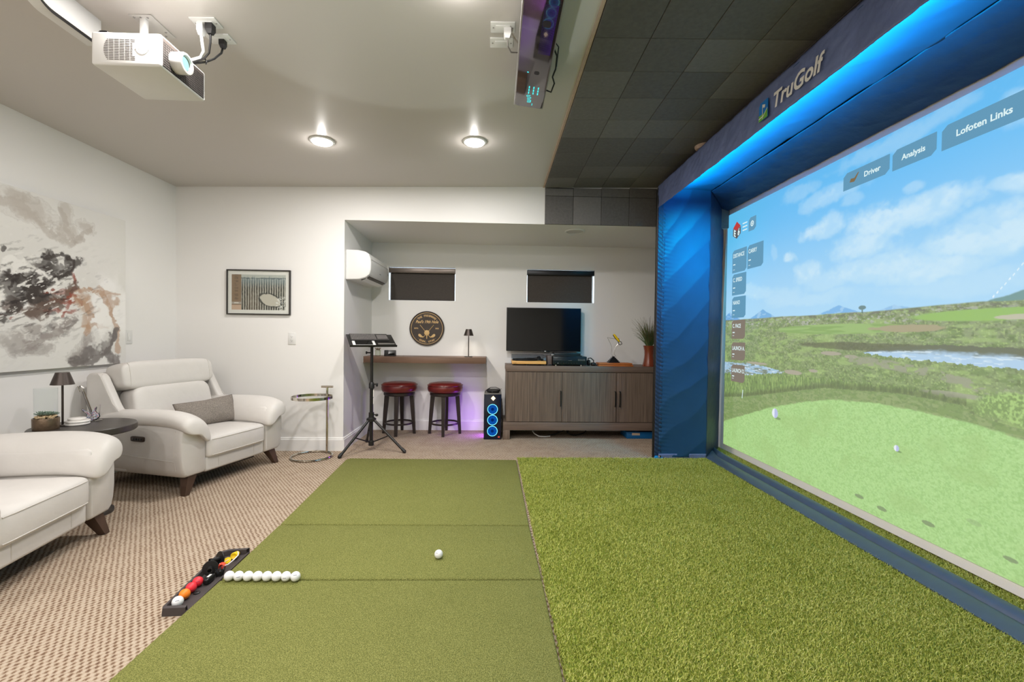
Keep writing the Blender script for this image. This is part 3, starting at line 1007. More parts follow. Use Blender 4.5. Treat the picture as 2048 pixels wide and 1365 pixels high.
ins = inpoly(U, V, [(p[0] * 0.93, 0.004 + p[1] * 0.93) for p in body])
MG = attr_mat('guitar_art', 0.3)
P = np.array([[tuple(T @ Vector((u, v, 0.0068))) for u in gx] for v in gy])
go = picture('painted_top', MG, P, None, pal[ci], bd)
bm = bmesh.new(); bm.from_mesh(go.data); bm.verts.ensure_lookup_table()
flat = ins.reshape(-1)
bmesh.ops.delete(bm, geom=[v for i, v in enumerate(bm.verts) if not flat[i]], context='VERTS')
bm.to_mesh(go.data); bm.free()
b = MB(); b.box(-0.007, 0.006, 0.055, 0.200, -0.001, 0.008, bev=0.002, T=T)
nk = b.build('neck', 'neck', t)
b = MB(); b.prism([(-0.007, 0.198), (0.007, 0.198), (0.013, 0.215), (0.006, 0.238), (-0.008, 0.243), (-0.013, 0.232), (-0.009, 0.215)], 'z', -0.001, 0.006, bev=0.0015, T=T)
b.build('headstock', 'steel', t)
b = MB()
for k in range(5):
    b.ball(tuple(T @ Vector((-0.016, 0.206 + 0.008 * k, 0.003))), 0.0038, 8, 6)
b.build('tuners', 'chrome', t, smooth=180)
b = MB(); b.tube([T @ Vector((-0.002, 0.03, 0.010)), T @ Vector((-0.002, 0.2, 0.010))], 0.0018, 5); b.box(-0.014, 0.012, 0.022, 0.028, 0.006, 0.010, T=T)
b.build('strings', 'steel', t)
b = MB(); b.tube([(-0.04, 0.03, 0.003), (-0.02, -0.022, 0.003), (0.02, -0.022, 0.003), (0.02, 0.03, 0.003)], 0.003, 6); b.tube([(0.0, 0.03, 0.003), (0.0, 0.04, 0.1)], 0.003, 6); b.tube([(-0.04, 0.03, 0.003), (0.02, 0.03, 0.003)], 0.003, 6)
b.build('stand', 'steel', t)

# ------------------------------------------------------------------ chrome side table
t = thing('chrome_table', 'round chrome side table with glass top in front of the back wall', 'table', (-1.685, 4.24, 0))
rb = 0.178
b = MB(); b.tube([(rb * math.cos(a), rb * math.sin(a), 0.011) for a in [2 * PI * k / 56 for k in range(56)]], 0.010, 10, closed=True)
b.build('base_ring', 'chrome', t)
b = MB(); b.tube([(0.085, 0.145, 0.012), (0.085, 0.145, 0.640)], 0.0105, 14)
b.build('post', 'chrome', t)
b = MB(); b.lathe([(rb + 0.002, 0.545), (rb + 0.002, 0.570), (rb - 0.006, 0.570), (rb - 0.006, 0.545)], 64, cap=False)
b.build('top_ring', 'chrome', t)
b = MB(); b.lathe([(0.001, 0.553), (rb - 0.006, 0.553), (rb - 0.006, 0.561), (0.001, 0.561)], 64)
b.build('glass_top', 'clear', t)
b = MB(); b.tube([(0.030, 0.145, 0.640), (0.140, 0.145, 0.640)], 0.011, 12)
b.build('handle', 'chrome', t)
b = MB(); b.box(0.076, 0.094, 0.136, 0.154, 0.548, 0.566, bev=0.002); b.build('post_clip', 'chrome', t)

# ------------------------------------------------------------------ framed picture and painting
pc = Vector((-2.2885, YB, 1.538)); pw, ph = 0.603, 0.434
t = thing('framed_picture', 'black framed forest photograph with white mat on the back wall', 'picture', tuple(pc))
b = MB(); f = 0.011
for (x0, x1, z0, z1) in ((-pw / 2, pw / 2, ph / 2 - f, ph / 2), (-pw / 2, pw / 2, -ph / 2, -ph / 2 + f), (-pw / 2, -pw / 2 + f, -ph / 2 + f, ph / 2 - f), (pw / 2 - f, pw / 2, -ph / 2 + f, ph / 2 - f)):
    b.box(x0, x1, -0.024, 0, z0, z1, bev=0.001, seg=1)
b.build('frame', 'frame', t)
b = MB(); b.box(-pw / 2 + f, pw / 2 - f, -0.012, -0.002, -ph / 2 + f, ph / 2 - f)
b.build('mat_board', 'matboard', t)
iw, ih = 0.512, 0.340
gx = np.linspace(0, iw, 230); gz = np.linspace(ih, 0, 160)
U, V = np.meshgrid(gx, gz)
img = np.ones(U.shape + (3,)) * to_lin((176, 172, 160))
xf = U - 0.095
stripe = np.sin(2 * PI * (xf + 0.004 * (fbm(U * 60, V * 40, 3, 3) - 0.5)) / 0.023)
row = sst(-0.35, 0.35, stripe + 1.3 * (fbm(U * 90, V * 60, 3, 4) - 0.5))
deep = to_lin((62, 62, 58)); warm = to_lin((98, 86, 74))
tr = mixc(np.ones_like(img) * deep, warm, sst(0.12, 0.0, np.abs(xf - 0.11)) * sst(0.25, 0.1, V))
img = mixc(img, 0, row * 0.0)
img = img * (1 - row[..., None]) + tr * row[..., None]
fog = sst(0.20, 0.30, V + 0.02 * (fbm(U * 30, V * 30, 3, 6) - 0.5))
img = mixc(img, to_lin((150, 166, 170)), fog * 0.55)
tl = sst(0.29, 0.33, V + 0.05 * (fbm(U * 70, V * 20, 3, 8) - 0.5))
img = mixc(img, to_lin((186, 188, 180)), tl)
dk = np.abs(V - 0.305 - 0.012 * (fbm(U * 40, V * 5, 2, 1) - 0.5)) < 0.009 * fbm(U * 120, V * 30, 2, 9)
img = mixc(img, to_lin((78, 92, 98)), dk.astype(float) * 0.8)
px_, py_ = U - 0.365, V - 0.095
fld = sst(1.0, 0.82, ((px_ + py_ * 0.6) / 0.095) ** 2 + (py_ / 0.062) ** 2 + 0.5 * (fbm(U * 40, V * 40, 3, 12) - 0.5))
edge = sst(1.35, 1.0, ((px_ + py_ * 0.6) / 0.1) ** 2 + (py_ / 0.066) ** 2 + 0.6 * (fbm(U * 50, V * 50, 3, 14) - 0.5))
img = mixc(img, to_lin((56, 58, 54)), edge * 0.8)
img = mixc(img, to_lin((192, 186, 172)), fld)
rk = (fbm(U * 110, V * 110, 2, 21) > 0.62) & (U > 0.42) & (V < 0.13)
img = mixc(img, to_lin((222, 222, 216)), rk.astype(float) * 0.8)
band = (U < 0.090).astype(float)
img = mixc(img, to_lin((140, 118, 96)), band)
let = band * ((np.floor(V / 0.011).astype(int) % 3 < 2) & (np.abs(U - 0.045) < 0.016) & (V > 0.10) & (fbm(U * 160, V * 140, 2, 2) > 0.48))
img = mixc(img, to_lin((108, 92, 78)), let * 0.8)
img = mixc(img, to_lin((196, 168, 146)), band * (V < 0.045))
img = mixc(img, to_lin((170, 160, 148)), band * ((V > 0.055) & (V < 0.075)))
img = mixc(img, to_lin((214, 206, 196)), band * ((np.abs(V - 0.066) < 0.006) & (np.abs(U - 0.045) < 0.022)))
P = np.stack([U - iw / 2, np.full_like(U, -0.0126), V - ih / 2], -1)
ph_ = picture('photograph', attr_mat('photo_print', 0.5), P, None, img, t)
b = MB(); b.box(-pw / 2 + f, pw / 2 - f, -0.0165, -0.0150, -ph / 2 + f, ph / 2 - f)
b.build('glazing', 'clear', t, smooth=0)

# abstract canvas on the left wall
PY0, PY1, PZ0, PZ1 = 1.93, 3.838, 0.886, 2.052
t = thing('abstract_painting', 'large abstract canvas in grey, brown and rust on the left wall', 'painting', (XL, (PY0 + PY1) / 2, (PZ0 + PZ1) / 2))
gy = np.concatenate([np.linspace(PY0, 2.80, 110), np.linspace(2.804, PY1, 400)]); gz = np.linspace(PZ1, PZ0, 400)
U, V = np.meshgrid(gy, gz)
w1 = fbm(U * 5, V * 5, 5, 41) - 0.5; w2 = fbm(U * 5 + 9, V * 5 + 4, 5, 42) - 0.5
h1 = fbm(U * 22, V * 22, 4, 43) - 0.5; h2 = fbm(U * 60, V * 60, 3, 44) - 0.5
X2 = U + 0.16 * w1 + 0.035 * h1; Z2 = V + 0.16 * w2 + 0.035 * (fbm(U * 22 + 5, V * 22, 4, 45) - 0.5)
img = np.ones(U.shape + (3,)) * to_lin((219, 217, 213))
img = mixc(img, to_lin((236, 234, 232)), sst(0.45, 0.6, fbm(U * 3, V * 3, 4, 50)) * sst(0.35, 0.15, np.abs(V - 1.35)))
PC = {'veil': ((180, 172, 164), 0.7), 'dark': ((62, 55, 52), 0.97), 'brown': ((100, 82, 72), 0.92), 'rust': ((146, 74, 58), 0.85), 'tan': ((180, 148, 122), 0.78), 'grey': ((146, 138, 134), 0.8), 'slate': ((112, 106, 104), 0.93), 'white': ((236, 234, 230), 0.9)}
BL = [('veil',3.077,1.901,0.191,0.081),('veil',2.985,1.971,0.119,0.038),('veil',3.336,1.987,0.045,0.106),('veil',3.336,1.828,0.094,0.071),('veil',3.494,1.918,0.074,0.052),('veil',3.109,1.860,0.130,0.033),('dark',2.968,1.402,0.089,0.094),('dark',3.075,1.461,0.111,0.059),('dark',3.209,1.579,0.104,0.048),('dark',3.192,1.644,0.055,0.030),('dark',3.354,1.618,0.046,0.036),('dark',3.124,1.384,0.099,0.083),('dark',2.998,1.484,0.075,0.025),('dark',2.911,1.642,0.028,0.018),('brown',3.174,1.355,0.153,0.084),('brown',2.953,1.291,0.073,0.063),('brown',3.075,1.249,0.096,0.046),('rust',3.316,1.419,0.130,0.018),('rust',3.373,1.406,0.031,0.036),('rust',3.316,1.348,0.112,0.021),('rust',3.243,1.274,0.142,0.021),('rust',2.909,1.202,0.043,0.012),('rust',3.400,1.517,0.020,0.051),('tan',3.431,1.356,0.100,0.051),('tan',3.492,1.305,0.083,0.067),('tan',3.621,1.428,0.156,0.019),('tan',3.699,1.316,0.033,0.119),('tan',3.534,1.156,0.128,0.019),('tan',3.471,1.192,0.041,0.074),('grey',3.315,1.171,0.056,0.071),('grey',3.156,1.102,0.084,0.027),('grey',3.074,1.135,0.070,0.033),('grey',3.207,1.170,0.070,0.034),('grey',2.981,1.055,0.105,0.057),('grey',3.122,1.019,0.132,0.033),('grey',3.450,0.952,0.113,0.092),('grey',3.491,1.062,0.050,0.052),('slate',3.533,0.967,0.094,0.061),('slate',3.666,1.040,0.064,0.086),('slate',3.712,0.939,0.066,0.072),('slate',3.726,1.118,0.028,0.056),('slate',3.391,0.937,0.055,0.044),('white',3.576,0.908,0.087,0.046),('white',3.621,1.234,0.080,0.155),('white',3.278,1.223,0.036,0.049),('white',3.243,1.463,0.043,0.028),('white',2.984,1.561,0.090,0.044),
      ('dark',2.62,1.45,0.25,0.12),('brown',2.45,1.3,0.2,0.1),('veil',2.5,1.7,0.3,0.1),('rust',2.3,1.35,0.2,0.03),('grey',2.3,1.15,0.2,0.07),('slate',2.6,1.1,0.15,0.06),('tan',2.15,1.45,0.1,0.12)]
for kd in ('veil', 'tan', 'grey', 'brown', 'dark', 'rust', 'slate', 'white'):
    c, a = PC[kd]
    for k, cy, cz, ry, rz in BL:
        if k != kd:
            continue
        d = np.sqrt(((X2 - cy) / ry) ** 2 + ((Z2 - cz) / rz) ** 2) + 0.6 * h1 + 0.3 * h2
        soft = {'veil': 0.6, 'tan': 0.5, 'grey': 0.55, 'rust': 0.5}.get(k, 0.3)
        msk = sst(1.15, 1.15 - soft, d) * a
        rim = sst(0.14, 0.0, np.abs(d - 1.08)) * 0.25 * (k in ('veil', 'grey', 'slate'))
        img = mixc(img, to_lin(c), msk * (0.82 + 0.5 * (fbm(U * 14, V * 14, 3, 60) - 0.5)))
        img = mixc(img, to_lin(c) * 0.8, rim)
STROKES = [('tan', 0.016, [(3.353, 1.422), (3.492, 1.446), (3.621, 1.435), (3.699, 1.296), (3.765, 1.138), (3.765, 0.997)]),
           ('rust', 0.012, [(3.400, 1.535), (3.392, 1.444), (3.353, 1.351), (3.297, 1.241)]),
           ('veil', 0.030, [(2.899, 1.930), (3.015, 1.948), (3.126, 1.864), (3.227, 1.804), (3.355, 1.761), (3.453, 1.824)]),
           ('veil', 0.022, [(3.299, 1.977), (3.336, 1.845), (3.393, 1.786)]),
           ('veil', 0.020, [(3.393, 1.779), (3.453, 1.853), (3.523, 1.913)]),
           ('dark', 0.010, [(2.948, 1.415), (2.998, 1.516), (3.069, 1.483), (3.114, 1.383), (3.075, 1.331)]),
           ('dark', 0.026, [(2.895, 1.211), (3.013, 1.310), (3.140, 1.436), (3.316, 1.549), (3.432, 1.648)]),
           ('dark', 0.012, [(3.158, 1.638), (3.298, 1.673), (3.393, 1.642), (3.385, 1.569), (3.244, 1.498), (3.174, 1.574)]),
           ('grey', 0.030, [(3.074, 1.053), (3.207, 1.112), (3.315, 1.171), (3.391, 1.227)]),
           ('slate', 0.022, [(3.746, 1.158), (3.698, 1.039), (3.620, 0.963), (3.533, 0.910), (3.352, 0.932)]),
           ('brown', 0.030, [(3.075, 1.249), (3.190, 1.322), (3.316, 1.366), (3.392, 1.462)]),
           ('rust', 0.010, [(3.316, 1.366), (3.392, 1.400), (3.451, 1.332)]),
           ('tan', 0.018, [(3.392, 1.371), (3.480, 1.334), (3.521, 1.231), (3.479, 1.126)]),]
for kd, wd, pts in STROKES:
    d = np.full(U.shape, 9.0)
    Us = U + 0.05 * w1 + 0.05 * h1; Vs = V + 0.05 * w2 + 0.04 * h2
    for (ax, az), (bx_, bz_) in zip(pts[:-1], pts[1:]):
        L2 = (bx_ - ax) ** 2 + (bz_ - az) ** 2
        tq = np.clip(((Us - ax) * (bx_ - ax) + (Vs - az) * (bz_ - az)) / L2, 0, 1)
        d = np.minimum(d, np.hypot(Us - ax - tq * (bx_ - ax), Vs - az - tq * (bz_ - az)))
    wv = wd * (0.4 + 1.3 * fbm(U * 9, V * 9, 3, 90))
    c, a = PC[kd]
    img = mixc(img, to_lin(c), sst(1.25, 0.65, d / wv + 0.5 * h2) * a * 0.9)
core = np.exp(-((U - 3.08) / 0.42) ** 2 - ((V - 1.4) / 0.26) ** 2)
str_ = sst(0.60, 0.72, fbm((U + V * 0.5) * 14, (V - U * 0.4) * 45, 4, 70)) * core
img = mixc(img, to_lin((48, 42, 40)), np.clip(str_ * 1.2, 0, 1) * 0.8)
str_ = sst(0.64, 0.72, fbm((U + V * 0.5) * 18, (V - U * 0.5) * 60, 4, 80)) * core
img = mixc(img, to_lin((236, 234, 230)), np.clip(str_ * 1.3, 0, 1) * 0.85)
P = np.stack([np.full_like(U, 0.0385), U - (PY0 + PY1) / 2, V - (PZ0 + PZ1) / 2], -1)
picture('painted_face', attr_mat('abstract_paint', 0.6, bump=0.3), P, None, img, t)
b = MB(); b.box(0.002, 0.038, -(PY1 - PY0) / 2, (PY1 - PY0) / 2, -(PZ1 - PZ0) / 2, (PZ1 - PZ0) / 2)
b.build('stretched_canvas', 'canvas_edge', t, smooth=0)

# ------------------------------------------------------------------ alcove: shelf, stools, sign, air conditioner
SZ = 0.896
t = thing('wall_shelf', 'thick brown wooden bar shelf along the alcove wall', 'shelf', (-0.775, YA, SZ))
b = MB(); b.box(-0.703, 0.673, -0.345, 0, -0.070, 0, bev=0.0025)
b.build('board', 'shelf', t)
b = MB(); b.box(-0.703, -0.697, -0.345, -0.02, -0.068, -0.002)
b.build('end_cap', 'trim', t)
make_lamp('lit bronze table lamp with cone shade on the wooden bar shelf', (-0.306, 5.235, SZ), 0.322, True)
t = thing('smart_display', 'small black clock display on the bar shelf', 'clock', (-1.205, 5.25, SZ))
b = MB(); b.prism([(-0.035, 0), (0.035, 0), (0.03, 0.066), (-0.020, 0.070)], 'x', -0.063, 0.063, bev=0.004)
b.build('case', 'black', t)
b = MB(); b.box(-0.012, 0.057, -0.0365, -0.033, 0.008, 0.062)
q = b.build('screen', 'darkglass', t, smooth=0); q.rotation_euler = (R(-11), 0, 0)
t = thing('glass_ornament', 'small gold and glass ornament on the bar shelf behind the tripod stand', 'ornament', (-1.345, 5.25, SZ))
b = MB(); b.lathe([(0.001, 0), (0.03, 0), (0.032, 0.008), (0.001, 0.010)], 24); b.lathe([(0.001, 0.064), (0.032, 0.064), (0.030, 0.070), (0.001, 0.072)], 24)
for k in range(6):
    a = 2 * PI * k / 6
    b.tube([(0.028 * math.cos(a), 0.028 * math.sin(a), 0.005), (0.028 * math.cos(a), 0.028 * math.sin(a), 0.068)], 0.003, 6)
b.build('brass_cage', 'chrome', t)
b = MB()
for k in range(9):
    a = 2 * PI * k / 9
    b.tube([(0.012 * math.cos(a), 0.012 * math.sin(a), 0.072), (0.034 * math.cos(a), 0.034 * math.sin(a), 0.094)], 0.004, 6, radii=[0.009, 0.004])
b.build('crown', 'chrome', t)
b = MB(); b.lathe([(0.001, 0.010), (0.022, 0.010), (0.022, 0.064), (0.001, 0.064)], 20)
b.build('glass_core', 'clear', t)


def make_stool(label, loc):
    t = thing('bar_stool', label, 'stool', loc, group='red leather stools under the bar shelf')
    b = MB(); b.lathe([(0.001, 0.490), (0.188, 0.490), (0.199, 0.505), (0.203, 0.535), (0.199, 0.570), (0.182, 0.588), (0.12, 0.598), (0.001, 0.602)], 56)
    s = b.build('seat', 'redleather', t, smooth=60)
    b = MB(); b.tube([(0.2035 * math.cos(a), 0.2035 * math.sin(a), 0.568) for a in [2 * PI * k / 48 for k in range(48)]], 0.0035, 6, closed=True)
    b.build('piping', 'redleather', s)
    b = MB(); b.lathe([(0.001, 0.448), (0.170, 0.448), (0.176, 0.456), (0.176, 0.482), (0.165, 0.492), (0.001, 0.492)], 44)
    b.build('swivel_base', 'espresso', t)
    for a in (0, 90, 180, 270):
        T = Matrix.Rotation(R(a), 4, 'Z')
        b = MB(); b.loft([[(x + sx * w, sy * w, z) for sx, sy in ((-1, -1), (1, -1), (1, 1), (-1, 1))] for x, w, z in ((0.176, 0.015, 0), (0.158, 0.021, 0.25), (0.142, 0.023, 0.455))], T=T)
        b.build('leg', 'espresso', t, smooth=0)
    b = MB(); b.lathe([(0.150, 0.118), (0.163, 0.118), (0.163, 0.136), (0.150, 0.136), (0.150, 0.118)], 56, cap=False)
    b.build('foot_ring', 'espresso', t)
    return t


make_stool('oxblood red bar stool nearer the tripod stand', (-1.100, 5.272, 0))
make_stool('oxblood red bar stool nearer the computer tower', (-0.573, 5.272, 0))

# round sign
t = thing('round_sign', 'round dark brown wall sign with gold golf club emblem', 'sign', (-0.819, YA, 1.222))
FY = frame((0, -0.0165, 0), (1, 0, 0), (0, 0, 1))
b = MB(); b.lathe([(0.001, -0.016), (0.196, -0.016), (0.200, -0.022), (0.206, -0.022), (0.207, -0.018), (0.207, 0), (0.001, 0)], 72, T=Matrix.Rotation(R(-90), 4, 'X') @ Matrix.Scale(1, 4))
bo = b.build('board', 'signbrown', t)
b = MB()
n = 96


def ring2d(mb, r0, r1, T):
    vs = []; fs = []
    for k in range(n):
        a = 2 * PI * k / n
        vs += [(r0 * math.cos(a), r0 * math.sin(a), 0), (r1 * math.cos(a), r1 * math.sin(a), 0)]
    for k in range(n):
        j = (k + 1) % n
        fs.append((2 * k, 2 * k + 1, 2 * j + 1, 2 * j))
    mb.add(vs, fs, T)


def arc_text(mb, body, r, a0, a1, size, T, flip=False):
    m = len(body)
    for k, ch in enumerate(body):
        if ch == ' ':
            continue
        a = R(a0 + (a1 - a0) * k / (m - 1))
        rot = a - PI / 2 if not flip else a + PI / 2
        mb.text(ch, size, T @ Matrix.Translation((r * math.cos(a), r * math.sin(a), 0.0006)) @ Matrix.Rotation(rot, 4, 'Z'), bold=0.0012, sx=0.85)


b = MB(); ring2d(b, 0.184, 0.189, FY @ Matrix.Translation((0, 0, 0.0006)))
b.build('gold_ring', 'gold', t, smooth=0)
b = MB(); arc_text(b, 'THE FREEMANS', 0.152, 131, 49, 0.033, FY)
for a in (139, 41, 230, 310):
    b.lathe([(0.003, 0), (0.0005, 0.0006)], 8, c=(0.155 * math.cos(R(a)), 0.155 * math.sin(R(a)), 0), T=FY)
arc_text(b, 'EDEN, UTAH', 0.160, 239, 301, 0.030, FY, True)
b.text("Paul's 19th Hole", 0.049, FY @ Matrix.Translation((0, 0.078, 0.0006)), shear=0.35, bold=0.0012, sx=0.83)
b.text('ESTD.', 0.020, FY @ Matrix.Translation((-0.125, 0.0, 0.0006)), bold=0.0008)
b.text('2020', 0.020, FY @ Matrix.Translation((0.121, 0.0, 0.0006)), bold=0.0008)
b.build('lettering', 'gold', t, smooth=0)
b = MB()
for s in (1, -1):
    b.tube([FY @ Vector(p) for p in [(s * 0.082, 0.042, 0.002), (-s * 0.035, -0.100, 0.002), (-s * 0.045, -0.108, 0.002)]], 0.0035, 6)
    hd = [(-0.010 * s - s * 0.022, -0.092), (-0.05 * s, -0.108), (-0.078 * s, -0.106), (-0.098 * s, -0.092), (-0.102 * s, -0.075), (-0.092 * s, -0.064), (-0.076 * s, -0.068), (-0.060 * s, -0.086), (-0.045 * s, -0.098)]
    b.prism(hd, 'z', 0.0004, 0.003, T=FY)
b.ball(tuple(FY @ Vector((0, -0.052, 0.001))), 0.032, 24, 12, sc=(1, 0.15, 1))
b.prism([(-0.010, -0.080), (0.010, -0.080), (0.005, -0.090), (0.004, -0.125), (-0.004, -0.125), (-0.005, -0.090)], 'z', 0.0004, 0.003, T=FY)
b.build('club_emblem', 'gold', t, smooth=60)

# air conditioner
t = thing('air_conditioner', 'white wall air conditioner high on the left side of the alcove', 'air conditioner', (-1.478, 4.515, 1.68))
prof = [(0.0, 0.002), (0.0, 0.300), (0.12, 0.296), (0.19, 0.282), (0.225, 0.260), (0.242, 0.215), (0.248, 0.17), (0.246, 0.10), (0.232, 0.055), (0.195, 0.025), (0.13, 0.006)]
b = MB(); b.prism(prof, 'y', 0.0, 0.735, bev=0.012, seg=3)
b.build('housing', 'white', t, smooth=50)
b = MB(); b.prism([(0.140, 0.004), (0.222, 0.038), (0.215, 0.050), (0.132, 0.016)], 'y', 0.045, 0.69)
b.build('outlet_slot', 'grille', t, smooth=0)
b = MB(); b.prism([(0.146, -0.002), (0.196, 0.018), (0.194, 0.022), (0.144, 0.002)], 'y', 0.050, 0.685)
b.build('louver', 'white', t, smooth=0)
b = MB()
for k in range(22):
    y = 0.07 + k * 0.028
    b.prism([(0.170, 0.010), (0.218, 0.032), (0.214, 0.044), (0.166, 0.024)], 'y', y, y + 0.006)
b.build('vanes', 'silver', t, smooth=0)
b = MB(); b.tube([(0.2455, 0.012, 0.205), (0.2475, 0.3, 0.205), (0.2455, 0.723, 0.205)], 0.0016, 6)
b.build('front_seam', 'whitegrey', t)
b = MB(); b.box(0.247, 0.2495, 0.34, 0.385, 0.098, 0.104); b.box(0.2455, 0.2485, 0.695, 0.712, 0.13, 0.155)
b.build('badge', 'silver', t)

# ------------------------------------------------------------------ television
t = thing('television', 'black flat screen television mounted above the wooden cabinet', 'television', (0.576, 5.38, 1.226))
b = MB(); b.box(-0.444, 0.444, -0.016, 0.016, -0.258, 0.258, bev=0.003)
b.build('bezel', 'black', t)
b = MB(); b.box(-0.438, 0.438, -0.0175, -0.0155, -0.250, 0.252)
b.build('screen', 'darkglass', t, smooth=0)
b = MB(); b.box(-0.30, 0.30, 0.016, 0.045, -0.20, 0.12, bev=0.008)
b.build('rear_housing', 'black', t)
b = MB(); b.box(-0.10, 0.10, 0.045, 0.090, -0.10, 0.10)
b.build('wall_bracket', 'blackmetal', t)
b = MB(); b.box(-0.022, 0.075, -0.014, 0.010, -0.268, -0.256, bev=0.003)
bx = b.build('badge_housing', 'black', t)
b = MB(); b.box(0.010, 0.030, -0.0205, -0.0175, -0.261, -0.254)
b.build('badge', 'printwhite', bx, smooth=0)

# ------------------------------------------------------------------ cabinet
CX0, CX1, CY0, CY1, CZ = 0.120, 1.980, 4.985, 5.435, 0.820
t = thing('media_cabinet', 'long grey-brown wooden cabinet with three grooved doors', 'cabinet', (CX0, CY0, 0))
L = CX1 - CX0; D = CY1 - CY0
b = MB(); b.box(0, L, 0.0, D, 0.755, CZ, bev=0.003)
b.build('top', 'cabh', t)
b = MB(); b.box(0.006, L - 0.006, 0.022, D - 0.005, 0.190, 0.756)
b.build('carcass', 'cab', t, smooth=0)
b = MB(); b.box(0.006, 0.020, 0.004, 0.03, 0.192, 0.755, bev=0.001); b.box(L - 0.02, L - 0.006, 0.004, 0.03, 0.192, 0.755, bev=0.001)
b.build('stile', 'cab', t)
dw = 0.6115
for k in range(3):
    x0 = 0.021 + k * dw - (0.010 if k == 0 else 0); x1 = 0.021 + (k + 1) * dw - 0.005
    if k == 0:
        x0 = 0.021
    b = MB()
    b.box(x0, x1, 0.004, 0.022, 0.198, 0.748, bev=0.0015)
    d = b.build('door', 'cab', t)
    q = MB(); nrib = 44
    w = (x1 - x0 - 0.006) / nrib
    for i in range(nrib):
        q.box(x0 + 0.003 + i * w + 0.0012, x0 + 0.003 + (i + 1) * w - 0.0012, 0.0015, 0.005, 0.200, 0.746)
    q.build('reeded_panel', 'cab', d, smooth=0)
    hx = x1 - 0.016 if k < 2 else x0 + 0.030
    q = MB(); q.prism([(-0.022, 0.372), (-0.022, 0.545), (0.002, 0.545), (0.002, 0.533), (-0.014, 0.533), (-0.014, 0.384), (0.002, 0.384), (0.002, 0.372)], 'x', hx - 0.006, hx + 0.006, bev=0.001, seg=1)
    q.build('handle', 'blackmetal', d)
b = MB(); b.box(-0.022, L + 0.022, -0.004, D, 0.105, 0.192, bev=0.003)
b.build('base_rail', 'cabh', t)
for (x, y) in ((-0.022, -0.004), (L - 0.055, -0.004), (-0.022, D - 0.077), (L - 0.055, D - 0.077)):
    b = MB(); b.box(x, x + 0.077, y, y + 0.077, 0.0, 0.106, bev=0.003)
    b.build('leg', 'cab', t)

# ------------------------------------------------------------------ on the cabinet
t = thing('turntable', 'maple turntable with clear dust cover on the cabinet', 'turntable', (0.380, 5.165, CZ))
b = MB(); b.box(-0.190, 0.190, -0.160, 0.160, 0.016, 0.050, bev=0.004)
pl = b.build('plinth', 'maple', t)
b = MB(); b.box(-0.178, -0.142, -0.1612, -0.1600, 0.026, 0.029); b.build('maker_mark', 'legwood', pl, smooth=0)
for (x, y) in ((-0.165, -0.135), (-0.022, -0.135), (0.155, -0.135), (-0.165, 0.13), (0.155, 0.13)):
    b = MB(); b.lathe([(0.001, 0), (0.014, 0), (0.016, 0.016), (0.001, 0.0165)], 18, c=(x, y, 0)); b.build('foot', 'black', t)
b = MB(); b.lathe([(0.001, 0.050), (0.142, 0.050), (0.145, 0.054), (0.145, 0.064), (0.140, 0.068), (0.001, 0.068)], 48, c=(-0.035, 0, 0)); b.lathe([(0.001, 0.068), (0.004, 0.068), (0.003, 0.078), (0.001, 0.079)], 12, c=(-0.035, 0, 0))
b.build('platter', 'black', t)
b = MB(); b.tube([(0.13, 0.08, 0.082), (0.11, -0.02, 0.080), (0.03, -0.08, 0.076)], 0.004, 8); b.lathe([(0.001, 0.05), (0.026, 0.05), (0.022, 0.082), (0.012, 0.094), (0.001, 0.095)], 20, c=(0.13, 0.085, 0)); b.box(-0.02, 0.035, -0.09, -0.072, 0.070, 0.082, bev=0.003)
b.lathe([(0.001, 0.05), (0.014, 0.05), (0.014, 0.075), (0.001, 0.076)], 16, c=(0.15, -0.1, 0)); b.box(-0.155, -0.125, -0.14, -0.12, 0.05, 0.07, bev=0.002)
b.build('tonearm', 'black', t)
b = MB()
o_ = [(-0.186, 0.186, -0.156, 0.156, 0.051, 0.112)]
x0, x1, y0, y1, z0, z1 = o_[0]; w = 0.0028
b.box(x0, x1, y0, y0 + w, z0, z1); b.box(x0, x1, y1 - w, y1, z0, z1); b.box(x0, x0 + w, y0 + w, y1 - w, z0, z1); b.box(x1 - w, x1, y0 + w, y1 - w, z0, z1); b.box(x0, x1, y0, y1, z1, z1 + w)
b.build('dust_cover', 'acrylic', t, smooth=0)

t = thing('amplifier', 'black stereo amplifier with rows of small knobs on the cabinet', 'amplifier', (0.835, 5.150, CZ))
b = MB(); b.box(-0.190, 0.190, -0.140, 0.150, 0.012, 0.105, bev=0.004)
b.build('case', 'black', t)
b = MB(); b.box(-0.188, 0.188, -0.147, -0.139, 0.014, 0.104, bev=0.002); b.box(-0.186, 0.186, -0.149, -0.146, 0.045, 0.075, bev=0.001)
fp = b.build('front_panel', 'ampface', t)
b = MB()
for r_ in range(2):
    for c_ in range(5):
        b.box(0.090 + c_ * 0.017, 0.099 + c_ * 0.017, -0.151, -0.1485, 0.060 + r_ * 0.011, 0.067 + r_ * 0.011)
b.build('buttons', 'silver', fp, smooth=0)
b = MB(); b.box(-0.180, -0.140, -0.1482, -0.1468, 0.087, 0.092); b.box(-0.02, 0.02, -0.1498, -0.1488, 0.060, 0.0625)
b.build('maker_mark', 'silver', fp, smooth=0)
for k in range(9):
    x = -0.165 + k * 0.030
    b = MB(); b.lathe([(0.001, 0), (0.0065, 0), (0.0055, 0.012), (0.001, 0.0125)], 14, T=Matrix.Translation((x, -0.146, 0.030)) @ Matrix.Rotation(R(90), 4, 'X'))
    b.build('knob', 'silver' if k in (1,) else 'black', t)
b = MB(); b.lathe([(0.001, 0), (0.014, 0), (0.012, 0.016), (0.001, 0.0165)], 24, T=Matrix.Translation((0.125, -0.146, 0.034)) @ Matrix.Rotation(R(90), 4, 'X'))
b.build('volume_knob', 'ampface', t)
